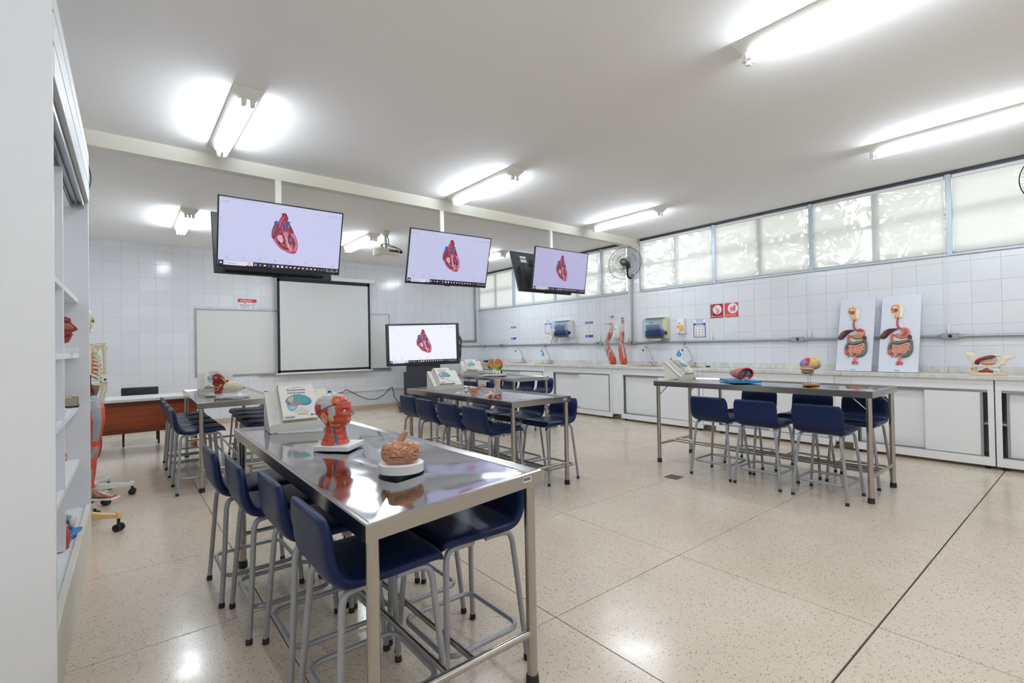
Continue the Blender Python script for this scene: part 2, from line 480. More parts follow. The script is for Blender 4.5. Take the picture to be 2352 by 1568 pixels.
# floor: cast terrazzo slabs between thin joints
m = MB().box(XL, YN, -.06, XR + .02, YB + .02, -.006)
floor = struct('floor', m, M['joint'])
xs = [XL] + [.58 + 1.073 * k for k in range(-1, 7)] + [XR]
ys = [YN] + [y for y in (.72 + 1.03 * k for k in range(-5, 10))] + [YB]
for i in range(len(xs) - 1):
    for j in range(len(ys) - 1):
        g = .0022; gy0 = .004 if abs(ys[j] - .72) < .01 else g; gy1 = .004 if abs(ys[j + 1] - .72) < .01 else g
        w, l = xs[i + 1] - xs[i], ys[j + 1] - ys[j]
        if w < .05 or l < .05: continue
        mb = MB().box(-w / 2 + g, -l / 2 + gy0, -.03, w / 2 - g, l / 2 - gy1, 0)
        obj('slab', mesh('slab', mb, M['terrazzo'], .0015), floor, ((xs[i] + xs[i + 1]) / 2, (ys[j] + ys[j + 1]) / 2, 0))
m = MB().box(XL - .1, YN - .1, ZC, XR + .2, YB + .2, ZC + .12)
ceiling = struct('ceiling', m, M['ceil'])
# walls
m = MB().box(XL, YB + .004, 0, XR + .15, YB + .15, ZC)
wall_back = struct('wall_back', m, M['wall_grout'])
m = MB().box(XL - .12, YN, 0, XL, YB + .15, ZC); wall_left = struct('wall_left', m, M['ceil'])
m = MB().box(XL - .12, YN - .12, 0, XR + .15, YN, ZC); wall_near = struct('wall_near', m, M['ceil'])
m = MB()
xw0, xw1 = XR + .004, XR + .16
m.box(xw0, YN, 0, xw1, YB + .004, ZS)                      # below the windows
m.box(xw0, 5.39, ZS, xw1, 5.655, ZC)                       # pier between the two window bands
m.box(xw0, YN, ZS, xw1, -1.65, ZC)
wall_right = struct('wall_right', m, M['wall_grout'])
def tile_mesh(w, h, t=.0042, c=.0022):
    mb = MB(); a, b = w / 2, h / 2
    v = [(-a, -b, 0), (a, -b, 0), (a, b, 0), (-a, b, 0), (-a, -b, t - c), (a, -b, t - c), (a, b, t - c), (-a, b, t - c),
         (-a + c, -b + c, t), (a - c, -b + c, t), (a - c, b - c, t), (-a + c, b - c, t)]
    f = [(8, 9, 10, 11)]
    for i in range(4):
        j = (i + 1) % 4; f += [(i, j, 4 + j, 4 + i), (4 + i, 4 + j, 8 + j, 8 + i)]
    mb.add(v, f); return mb
PITCH_T = .2363
_tm = {}
def lay(wall, cells, rot, at, limit=300):
    """cells: (u0,v0,u1,v1) in wall coordinates; the first `limit` become tiles, the rest one mesh"""
    rest = MB()
    for n, (u0, v0, u1, v1) in enumerate(cells):
        w, h = round(u1 - u0 - .0022, 4), round(v1 - v0 - .0022, 4)
        if w < .012 or h < .012: continue
        if n < limit:
            if (w, h) not in _tm: _tm[(w, h)] = mesh('tile', tile_mesh(w, h), M['tile'])
            obj('tile', _tm[(w, h)], wall, at((u0 + u1) / 2, (v0 + v1) / 2), rot)
        else:
            t = tile_mesh(w, h); t.xf(Matrix.Translation(at((u0 + u1) / 2, (v0 + v1) / 2)) @ Euler(rot).to_matrix().to_4x4()); rest.add(t.v, t.f)
    if rest.v:
        part('tile_field', rest, M['tile'], wall, kind='stuff')
def cuts(a, b, off):
    k0 = math.ceil((a - off) / PITCH_T + 1e-4); out = [a]
    while off + k0 * PITCH_T < b - .004: out.append(off + k0 * PITCH_T); k0 += 1
    return out + [b]
cells = []
cx_ = cuts(-.62, XR, .024); cz = cuts(.085, ZC, .03)
for a, b in zip(cx_, cx_[1:]):
    for c, d in zip(cz, cz[1:]):
        hid = (1.13 < a and b < 4.75 and c > .93 and d < 2.06)           # covered by the boards
        cells.append(((a + b) ** 2 + (5 if hid else 0) * 100, (a, c, b, d)))
cells.sort(key=lambda t: (t[0] >= 500, t[1][0] < -.3, t[0]))
lay(wall_back, [c for _, c in cells], BACK, lambda u, v: Vector((u, YB + .004, v)))
cells = []
cyr = cuts(-4.5, YB, .757); czr = cuts(.955, ZS - .012, 1.01)
for a, b in zip(cyr, cyr[1:]):
    for c, d in zip(czr, czr[1:]): cells.append(((a + b) / 2, (-b, c, -a, d)))
for a, b in ((5.392, 5.52), (5.52, 5.653)):
    cc_ = cuts(ZS - .012, ZC, 1.01)
    for c, d in zip(cc_, cc_[1:]): cells.append((5.5, (-b, c, -a, d)))
cells.sort(key=lambda t: (t[0] < .3, t[0]))
lay(wall_right, [c for _, c in cells], RIGHT, lambda u, v: Vector((XR + .004, -u, v)))
# skirting
struct('baseboard_back', MB().box(XL, YB - .012, 0, 6.84, YB + .004, .082), M['skirt'], bev=.003)
struct('baseboard_right', MB().box(6.99, YN, 0, XR, YB - .012, .1), M['skirt'], bev=.003)
# ceiling beam
trim_1 = struct('trim_1', MB().box(XL, 5.40, 3.09, XR, 5.52, ZC + .01), M['cream_metal'], bev=.004)
part('bracket', MB().box(XR - .02, 5.36, 3.14, XR + .01, 5.60, ZC), M['galv'], trim_1, .004)
part('bracket', MB().prism([(0, 0), (.16, 0), (0, .09)], 5.43, 5.49, 0, fr=lambda x, y, z: (XR - .01 - x, z, 3.09 - y)), M['cream_metal'], trim_1)
# windows: frames, bars, panes and, in front, roller blinds
bays = [(-1.64, -.25), (-.25, 1.165), (1.165, 2.579), (2.579, 3.967), (3.967, 5.385), (5.66, 6.285), (6.285, 7.58), (7.58, 9.014), (9.014, YB - .002)]
for n, (a, b) in enumerate(bays, 1):
    m = MB(); t = .028
    x0, x1 = XR + .055, XR + .11
    m.box(x0, a, ZS, x1, a + t, 3.2); m.box(x0, b - t, ZS, x1, b, 3.2)
    m.box(x0, a, ZS, x1, b, ZS + .045); m.box(x0, a, 3.165, x1, b, 3.2)
    win = struct('window_%d' % n, m, M['alu_blue'], bev=.003)
    part('sill', MB().box(XR - .022, a, ZS - .012, XR + .12, b, ZS + .006), M['alu_blue'], win, .003)
    part('gap_shade_strip', MB().box(XR - .005, a, 3.196, XR + .09, b, ZC), M['dark_pl'], win)  # added dark strip, stands in for the shade in the gap under the ceiling
    mid = (a + b) / 2
    part('transom', MB().box(x0 + .005, a + t, 2.735, x1 - .005, b - t, 2.77), M['alu_blue'], win, .002)
    if b - a > .9: part('mullion', MB().box(x0 + .005, mid - .035, ZS + .045, x1 - .005, mid + .035, 3.165), M['alu_blue'], win, .002)
    halves = [(a + t, mid - .03), (mid + .03, b - t)] if b - a > .9 else [(a + t, b - t)]
    for (c, d) in halves:
        for (e, f) in ((ZS + .04, 2.74), (2.765, 3.17)):
            part('pane', MB().box(x0 + .026, c, e, x0 + .031, d, f), M['glass'], win)
    if n > 1 and a != 5.66:
        part('post', MB().box(XR - .012, a - .028, ZS - .006, XR + .075, a + .028, 3.19), M['alu_blue'], win, .004)
bl = ['third bay from the camera end', 'x']
blinds = [(-1.605, -.285), (-.215, 1.13), (1.20, 2.545), (2.613, 3.933), (4.0, 5.375), (5.69, 6.245), (6.33, 7.545), (7.625, 8.94), (9.05, 10.42)]
bdesc = ['roller blind at the extreme camera end of the window band', 'roller blind behind the wire fan cut off at the frame edge',
         'roller blind above the paired digestive system boards', 'roller blind between the food sign and the digestive boards',
         'roller blind next to the wall pier, above the larger towel dispenser', 'narrow roller blind beside the pier behind the black wall fan',
         'roller blind behind the hanging screen nearest the windows', 'roller blind above the faucet pair nearest the corner', 'roller blind in the far corner next to the end wall']
for (a, b), d in zip(blinds, bdesc):
    t = thing('roller_blind', 'white ' + d, 'blind', (XR + .004, (a + b) / 2, 3.17), 0, 'white roller blinds')
    w = (b - a) / 2
    part('fabric', MB().grid(lambda u, v: (0.004 * math.sin(u * 9), -w + 2 * w * u, -.03 - v * (3.14 - ZS - .025)), 14, 6, wrap=False), M['blind'], t)
    part('roller', MB().cyl((0, -w, -.012), (0, w, -.012), .022, n=12), M['white_pl'], t)
    part('hem_bar', MB().box(-.006, -w, -.900, .006, w, -.878), M['white_pl'], t, .003)
# daylight side: trees beyond the glass
rng = random.Random(3)
def tree(x, y, h, r, lab, n=2600, seed=0):
    q = random.Random(seed)
    t = thing('tree', lab, 'tree', (x, y, -1.2), 0)
    part('trunk', MB().tube([(0, 0, 0), (.08, .05, h * .35), (-.05, .1, h * .6), (.1, 0, h * .9)], [.16, .13, .1, .04], 8), M['bark'], t)
    m = MB(); blobs = [(q.gauss(0, r * .5), q.gauss(0, r * .55), h * (.3 + .65 * q.random()), r * (.25 + .25 * q.random())) for _ in range(26)]
    for _ in range(n):
        bx, by, bz, br = q.choice(blobs); d = Vector((q.gauss(0, 1), q.gauss(0, 1), q.gauss(0, 1))).normalized() * br * q.random() ** .4
        p = Vector((bx, by, bz)) + d; s_ = .10 + .10 * q.random()
        a = Vector((q.gauss(0, 1), q.gauss(0, 1), q.gauss(0, 1))).normalized(); b = a.orthogonal().normalized()
        m.add([p - a * s_, p + b * s_ * .5, p + a * s_, p - b * s_ * .5], [(0, 1, 2, 3)])
    part('foliage', m, M['leaf'], t, kind='stuff')
tree(10.9, 1.2, 6.4, 1.75, 'leafy tree outside, seen through the blind over the digestive boards', 2500, seed=1)
tree(11.4, 5.2, 6.8, 1.75, 'leafy tree outside, dappling the blinds near the wall pier', 2500, seed=2)
tree(10.9, 9.3, 6.4, 1.75, 'leafy tree outside, beyond the far corner of the window band', 2500, seed=5)
tree(11.6, -3.0, 6.4, 1.5, 'leafy tree outside, beyond the camera end of the window band', 1500, seed=6)

# ------------------------------------------------------------------ fluorescent fittings
def fitting(x, y, lab, n=2):
    t = thing('fluorescent_fixture', lab, 'ceiling light', (x, y, ZC), 0, 'fluorescent fixtures on the ceiling')
    L_ = .64; a, b, dz = .097, .052, .07
    v = [(-a, -L_, 0), (a, -L_, 0), (a, L_, 0), (-a, L_, 0), (-a, -L_, -.012), (a, -L_, -.012), (a, L_, -.012), (-a, L_, -.012),
         (-b, -L_ + .045, -dz), (b, -L_ + .045, -dz), (b, L_ - .045, -dz), (-b, L_ - .045, -dz)]
    f = [(0, 1, 2, 3), (11, 10, 9, 8)]
    for i in range(4):
        j = (i + 1) % 4; f += [(j, i, 4 + i, 4 + j), (4 + j, 4 + i, 8 + i, 8 + j)]
    part('housing', MB().add(v, f), M['white_paint'], t, .002)
    xo = (-.027, .027) if n == 2 else (-.042, 0, .042)
    for q in xo:
        part('tube', MB().cyl((q, -.575, -.098), (q, .575, -.098), .0135, n=10), M['tube'], t)
        for e in (-1, 1):
            part('lampholder', MB().box(q - .016, e * .575, -.116, q + .016, e * .607, -.066).cyl((q, e * .545, -.098), (q, e * .578, -.098), .0142, n=12), M['white_pl'], t, .003)
M['tube'] = mat('lit_tube', (.9, .92, .95), .4, emit=(.83, .925, 1.0), estr=TUBE)
FX = [(.74, 4.51, 'fluorescent fixture nearest the tall shelf cabinet, before the beam', 2), (3.31, 4.60, 'fluorescent fixture touching the beam above the middle screen', 2),
      (5.87, 4.54, 'fluorescent fixture between the beam end and the window wall fan', 2), (.735, 8.28, 'fluorescent fixture with three tubes over the teacher desk', 3),
      (3.28, 8.26, 'fluorescent fixture beside the ceiling projector', 3), (5.95, 8.2, 'small-looking fluorescent fixture behind the middle hanging screen', 3),
      (3.14, .86, 'fluorescent fixture cut by the top edge of the frame', 2), (5.79, .88, 'fluorescent fixture cut by the frame edge above the digestive boards', 2),
      (.72, .86, 'fluorescent fixture overhead, above the camera', 2), (.72, -2.85, 'fluorescent fixture behind the camera, cabinet side', 2),
      (3.3, -2.85, 'fluorescent fixture behind the camera, middle of the row', 2), (5.85, -2.85, 'fluorescent fixture behind the camera, window side', 2)]
for f_ in FX: fitting(*f_)

# ------------------------------------------------------------------ sink counter along the window wall
XC = 6.8425
def base_unit(y1, y0, lab, splits, open_end=False, left_closed=True):
    """y1 far end, y0 near end; sliding doors inside an aluminium-edged opening"""
    t = thing('base_cabinet', lab, 'cabinet', (XC, (y0 + y1) / 2, 0), 0, 'white base cabinets under the worktop')
    h = (y1 - y0) / 2; d = .44
    m = MB()
    m.box(0, -h, .035, .02, h, .12); m.box(0, -h, .80, .02, h, .905)            # bottom and top rails
    m.box(0, -h, .12, .02, -h + .045, .80); m.box(0, h - .045, .12, .02, h, .80)    # stiles
    m.box(.02, -h, .05, d, -h + .018, .90); m.box(.02, h - .018, .05, d, h, .90); m.box(.02, -h, .05, d, h, .07); m.box(d - .01, -h, .05, d, h, .9)
    part('carcass', m, M['white_lam'], t, .002)
    part('shelf', MB().box(.09, -h + .018, .44, d - .01, h - .018, .458), M['white_lam'], t)
    part('track', MB().box(.006, -h + .045, .775, .07, h - .045, .80), M['alu'], t, .002)
    part('track', MB().box(.006, -h + .045, .12, .07, h - .045, .128), M['alu'], t, .001)
    for i, (a, b, deep) in enumerate(splits):
        x = .050 if deep else .008
        dr = part('door', MB().box(x, a - (y0 + y1) / 2, .13, x + .016, b - (y0 + y1) / 2, .776), M['white_lam'], t, .0015)
        e = a if i == len(splits) - 1 else b
        s_ = 1 if e == a else -1
        e -= (y0 + y1) / 2
        part('edge_pull', MB().box(x - .006, min(e, e + s_ * .022), .13, x + .017, max(e, e + s_ * .022), .776), M['alu'], dr, .002)
    for yy in (-h + .06, h - .06):
        part('foot', MB().cyl((.04, yy, 0), (.04, yy, .036), .018, n=10), M['black_pl'], t)
    return t
def doors2(y1, y0): 
    a, b = y0 + .05, y1 - .05; mid = (a + b) / 2
    return [(mid - .02, b, True), (a, mid + .02, False)]
U = [(10.36, 9.2, 'white base cabinet with sliding doors, hard against the end wall corner'), (9.0, 7.44, 'white base cabinet with sliding doors under the far faucet pair'),
     (7.23, 5.675, 'white base cabinet with sliding doors under the muscle arm models'), (5.47, 3.935, 'white base cabinet with sliding doors under the near faucet pair'),
     (3.73, 2.195, 'white base cabinet with sliding doors behind the near window table')]
for y1, y0, lab in U:
    base_unit(y1, y0, lab, doors2(y1, y0))
base_unit(2.0, .785, 'long white base cabinet under the digestive boards, door ajar by a dark gap', [(1.31, 1.95, True), (.865, 1.33, False)])
base_unit(.775, -.85, 'white base cabinet under the pelvis model, cut by the frame edge', [(-.05, .70, True), (-.80, -.03, False)])
fl = [(9.2, 9.0, 'corner'), (7.44, 7.23, 'a'), (5.675, 5.47, 'b'), (3.935, 3.73, 'c'), (2.195, 2.0, 'd')]
fd = ['between the far faucet pair and the end wall', 'beside the stool row of the lobes model table', 'below the joint in the worktop by the muscle arms',
      'behind the book stand of the near window table', 'below the worktop step beside the digestive boards']
for (a, b, _), d in zip(fl, fd):
    tag(part('filler_panel', MB().box(XC + .012, b + .002, .10, XC + .03, a - .002, .905), M['white_lam'], None, .002),
        'white filler panel ' + d, 'panel', 'filler panels of the counter')
wt = thing('worktop', 'pale veined marble worktop with upstand along the window wall', 'worktop', (0, 0, 0))
for a, b, z0, z1 in ((10.43, 8.9, .905, .945), (8.9, 7.3, .905, .945), (7.3, 5.43, .905, .945), (5.428, 3.9, .905, .945), (3.9, 2.11, .905, .945), (2.108, -.85, .905, .945)):
    part('marble_slab', MB().box(XC - .03, b + .001, z0, XR - .012, a - .001, z1), M['marble'], wt, .004)
for a, b in ((10.43, 8.4), (8.4, 6.7), (6.7, 5.0), (5.0, 3.06), (3.06, 1.2), (1.2, -.85)):
    part('upstand', MB().box(XR - .026, b + .001, .945, XR - .002, a - .001, 1.018), M['marble'], wt, .003)
M['sink_rim'] = mat('sink_sealant', S(176, 150, 112), .5)
for y in (8.58, 7.70, 5.08, 4.32):
    part('sink_rim', MB().tube([(6.98, y - .2, .947), (7.22, y - .2, .947), (7.22, y + .2, .947), (6.98, y + .2, .947)], .005, 6, closed=True), M['sink_rim'], wt)
    part('sink_bowl', MB().box(6.985, y - .195, .9445, 7.215, y + .195, .9462), M['steel_leg'], wt)
def faucet(y, lab):
    t = thing('faucet', lab, 'faucet', (7.255, y, .9465), 0, 'chrome faucets on the marble worktop')
    part('base', MB().cyl((0, 0, 0), (0, 0, .012), .028, n=16).cyl((0, 0, .012), (0, 0, .075), .02, .017), M['chrome'], t)
    part('handle', MB().cyl((0, 0, .055), (0, .05, .085), .016, .021).cyl((0, .05, .085), (0, .062, .092), .024, .024), M['chrome'], t, .003)
    part('spout', MB().tube(spline([(0, 0, .07), (-.01, .01, .14), (-.05, .03, .24), (-.10, .05, .315), (-.135, .065, .33), (-.165, .078, .315), (-.175, .082, .285)], 4), .0085, 10), M['chrome'], t)
    part('aerator', MB().cyl((-.175, .082, .29), (-.177, .083, .255), .012, .011, n=12), M['dark_pl'], t)
faucet(8.58, 'chrome swan-neck faucet nearest the end wall'); faucet(7.70, 'chrome swan-neck faucet right beside the narrow blue drop sticker')
faucet(5.08, 'chrome swan-neck faucet below the larger towel dispenser'); faucet(4.32, 'chrome swan-neck faucet behind the tilted book on the near window table')
t = tag(obj('drain_strainer', mesh('drain_strainer', MB().cyl((0, 0, 0), (0, 0, .012), .03, .032).cyl((0, 0, .012), (0, 0, .02), .038, .036), M['dark_pl'], .002), None, (7.22, 4.05, .9465)),
        'small dark sink strainer left on the marble worktop', 'strainer')
# ------------------------------------------------------------------ conduit
cd = thing('conduit_run', 'grey galvanised conduit running along the window wall above the faucets', 'conduit', (XR - .03, 0, 1.3556))
part('pipe', MB().cyl((0, -2.4, 0), (0, YB - .03, 0), .0165, n=12).cyl((0, YB - .03, 0), (-.7, YB - .03, 0), .0165, n=12), M['galv'], cd)
for y in (9.44, 6.35, 5.545, 2.755, 1.172, -.6):
    bx = part('junction_box', MB().box(-.026, y - .075, -.03, .02, y + .075, .032).cyl((0, y - .115, 0), (0, y + .115, 0), .023, n=12), M['galv'], cd, .005)
    part('socket', MB().cyl((-.0275, y, 0), (-.025, y, 0), .019, n=14), M['black_pl'], bx)
for y in (7.915, 4.52, 10.2, -1.5):
    part('clamp', MB().box(-.012, y - .02, -.05, .026, y + .005, .024), M['galv'], cd, .003)
t = thing('cable_trunking', 'grey cable trunking dropping down the end wall beside the corner', 'trunking', (0, YB - .02, 0))
part('duct', MB().box(7.17, -.022, 1.47, 7.215, .02, ZC), M['galv'], t, .004); part('duct', MB().box(6.0, -.022, 1.465, 7.215, .02, 1.51), M['galv'], t, .004)
tag(part('wall_trunking', MB().box(XL + .05, YB - .03, .405, 6.0, YB + .001, .44), M['white_pl'], None, .004), 'thin white cable trunking low along the end wall', 'trunking')
pts = [(3.45, 10.405, .445), (3.55, 10.38, .40), (3.7, 10.36, .42), (3.8, 10.39, .455), (4.05, 10.37, .31), (4.3, 10.35, .215), (4.55, 10.36, .25), (4.816, 10.39, .445), (4.85, 10.38, .40), (4.88, 10.36, .22), (5.02, 10.25, .03), (5.2, 9.9, .012), (5.3, 9.6, .012)]
tag(part('power_cable', MB().tube(spline(pts, 5), .0075, 7), M['rubber'], None), 'black cable drooping from the low trunking to the floor', 'cable')
tag(part('power_plug', MB().box(3.40, YB - .065, .43, 3.45, YB - .03, .465), M['black_pl'], None, .006), 'black plug on the low trunking of the end wall', 'plug')

# ------------------------------------------------------------------ tall open shelf cabinet beside the camera
cab = thing('shelf_cabinet', 'tall white open shelf cabinet filling the left edge, with sliding-door rails on top', 'cabinet', (-.162, 4.475, 0), math.radians(-.75))
# local: y negative towards the camera, x negative into the cabinet
Yf, Yn_, Dp = 0.0, -1.975, -.46
H_ = 2.72
ym = -.96
m = MB()
m.box(Dp, Yn_ - .02, .02, 0, Yn_, H_); m.box(Dp, Yf - .018, .02, 0, Yf, H_)
m.box(Dp, Yn_, .02, Dp + .012, Yf, H_)
m.box(Dp, Yn_, H_ - .02, 0, Yf, H_)
part('carcass', m, M['white_lam'], cab, .0015)
part('divider', MB().box(Dp + .012, ym - .012, .29, -.056, ym + .012, 2.33), M['white_lam'], cab, .0015)
part('bottom_board', MB().box(Dp + .012, Yn_, .262, -.03, Yf - .018, .285), M['white_lam'], cab, .001)
part('plinth', MB().box(-.05, Yn_, 0, -.004, Yf, .18).box(-.03, Yn_, .18, .0, Yf - .002, .30), M['cream_metal'], cab, .004)
for z in (.585, .951, 1.305, 1.678):
    for a, b in ((Yn_ + .001, ym - .013), (ym + .013, Yf - .019)):
        part('shelf', MB().box(Dp + .012, a, z, -.058, b, z + .03), M['white_lam'], cab, .001)
for i, (z0, z1) in enumerate(((2.38, 2.50), (2.512, 2.625), (2.637, H_))):
    part('fascia', MB().box(-.02, Yn_, z0, .004 - .0 * i, Yf, z1), M['white_lam'], cab, .002)
for z in (2.505, 2.631):
    part('groove_strip', MB().box(-.02, Yn_, z - .0065, .002, Yf, z + .0065), M['alu'], cab)
part('top_track', MB().box(-.085, Yn_, 2.365, -.022, Yf - .02, 2.385).box(-.087, Yn_, 2.335, -.081, Yf - .02, 2.385).box(-.056, Yn_, 2.34, -.052, Yf - .02, 2.385).box(-.027, Yn_, 2.335, -.02, Yf - .02, 2.385), M['alu'], cab)
part('inner_top', MB().box(Dp + .012, Yn_, 2.33, -.09, Yf - .02, 2.345), M['white_lam'], cab)
part('knob', MB().cyl((-.20, Yf - .018, 1.84), (-.20, Yf - .05, 1.84), .006, .006, 10).ball((-.20, Yf - .055, 1.84), .013, 12, 8), M['chrome'], cab)

# ================================================================== STEEL TABLES
def table(x, y, w, l, yaw, h, lab, dzs=(0, 0, 0, 0), drain=.30, braces=False):
    """x,y the near left corner of the top; dzs raise single corners (NL, NR, FL, FR) of a sheet that is out of true"""
    t = thing('steel_table', lab, 'table', (x, y, 0), yaw, 'stainless steel tables')
    def zz(a, b): u, v = a / w, b / l; return h + (dzs[0] * (1 - u) + dzs[1] * u) * (1 - v) + (dzs[2] * (1 - u) + dzs[3] * u) * v
    rim = .055
    def ring(i, d): return [(a, b, zz(a, b) + d) for a, b in ((i, i), (w - i, i), (w - i, l - i), (i, l - i))]
    m = MB(); R = [ring(.012, -rim + .004), ring(0, -rim), ring(0, -.004), ring(.004, 0), ring(.014, 0), ring(.03, -.012)]
    v = [p for r in R for p in r]; f = []
    for k in range(5):
        for i in range(4):
            j = (i + 1) % 4; f.append((k * 4 + i, k * 4 + j, k * 4 + 4 + j, k * 4 + 4 + i))
    part('rim', MB().add(v, f), M['steel_rim'], t, sharp=25)
    # dished sheet: four facets falling to the drain
    dx, dy = w / 2, l * drain; n = 8
    C_ = [Vector(p) for p in ring(.03, -.012)]; D = Vector((dx, dy, zz(dx, dy) - .026)); v = []; f = []
    for i in range(4):
        a, b = C_[i], C_[(i + 1) % 4]; o = len(v); k = 7
        for s in range(k + 1):
            e = s / k
            for q in range(n + 1):
                g = a + (b - a) * (q / n); p = g + (D - g) * (1 - (1 - e) ** 1.0 * 1.0) * .985
                p.z += .004 * math.sin(PI * e) * math.sin(PI * q / n); v.append(p)
        for s in range(k):
            for q in range(n):
                c = o + s * (n + 1) + q; f.append((c, c + 1, c + n + 2, c + n + 1))
    part('top_sheet', MB().add(v, f), M['steel_top'], t, sharp=30)
    part('underside', MB().add([(p[0], p[1], p[2] - rim + .012) for p in ring(.012, 0)], [(0, 3, 2, 1)]), M['steel_leg'], t)
    part('drain', MB().cyl(D + Vector((0, 0, -.05)), D + Vector((0, 0, .0015)), .028, .03, 20).cyl(D + Vector((0, 0, .0015)), D + Vector((0, 0, .003)), .022, .02, 16), M['chrome'], t)
    ins = .035; r = .021
    P = {(0, 0): (ins, ins), (1, 0): (w - ins, ins), (0, 1): (ins, l - ins), (1, 1): (w - ins, l - ins)}
    for (i, j), (a, b) in P.items():
        lg = part('leg', MB().cyl((a, b, .03), (a, b, zz(a, b) - rim + .01), r, n=20), M['steel_leg'], t)
        part('foot_cap', MB().cyl((a, b, 0), (a, b, .045), .0265, .024, 20), M['rubber'], lg, .003)
        if braces:
            sx, sy_ = (1 if i == 0 else -1), (1 if j == 0 else -1)
            part('brace', MB().cyl((a, b, zz(a, b) - .17), (a, b + sy_ * .12, zz(a, b) - rim), .006, n=8), M['steel_leg'], t)
    zr = .205
    for j in (0, 1):
        part('end_rail', MB().cyl((ins, P[(0, j)][1], zr), (w - ins, P[(0, j)][1], zr), .0155, n=14), M['steel_leg'], t)
    for s in (-.055, .055):
        part('long_rail', MB().cyl((w / 2 + s, ins, zr), (w / 2 + s, l - ins, zr), .0125, n=12), M['steel_leg'], t)
    pr = Print(); pr.rect(-.022, -.011, .022, .011, S(220, 222, 222)).rect(-.018, -.005, .018, .007, S(40, 44, 48))
    for k in range(6): pr.rect(-.016 + k * .006, -.005, -.014 + k * .006, .007, S(200, 200, 200))
    part('asset_tag', pr.mb, M['print'], t, loc=(w - .075, -.0005, zz(w, 0) - .027), rot=(PI / 2, 0, 0))
    return t
T1H, T3H, T2H, T4H, T5H = .825, .846, .848, .85, .912
table(.57, 1.423, .72, 2.011, .012, T1H, 'steel table carrying the head model and the brown brain, nearest the camera', (-.024, .020, .028, .004), .24)
table(.561, 5.423, .717, 2.05, -.029, T2H, 'steel table carrying the white brain, in front of the teacher desk', drain=.3)
table(2.65, 3.306, .718, 2.05, -.015, T3H, 'steel table carrying the cut foot model, in the middle of the room', drain=.16)
table(4.54, 5.62, .715, 2.02, -.015, T4H, 'steel table carrying the coloured lobes model, behind the middle table', drain=.3)
table(4.721, 1.241, .729, 2.05, .012, T5H, 'steel table with corner braces, carrying the blue-based chest model', drain=.2, braces=True)

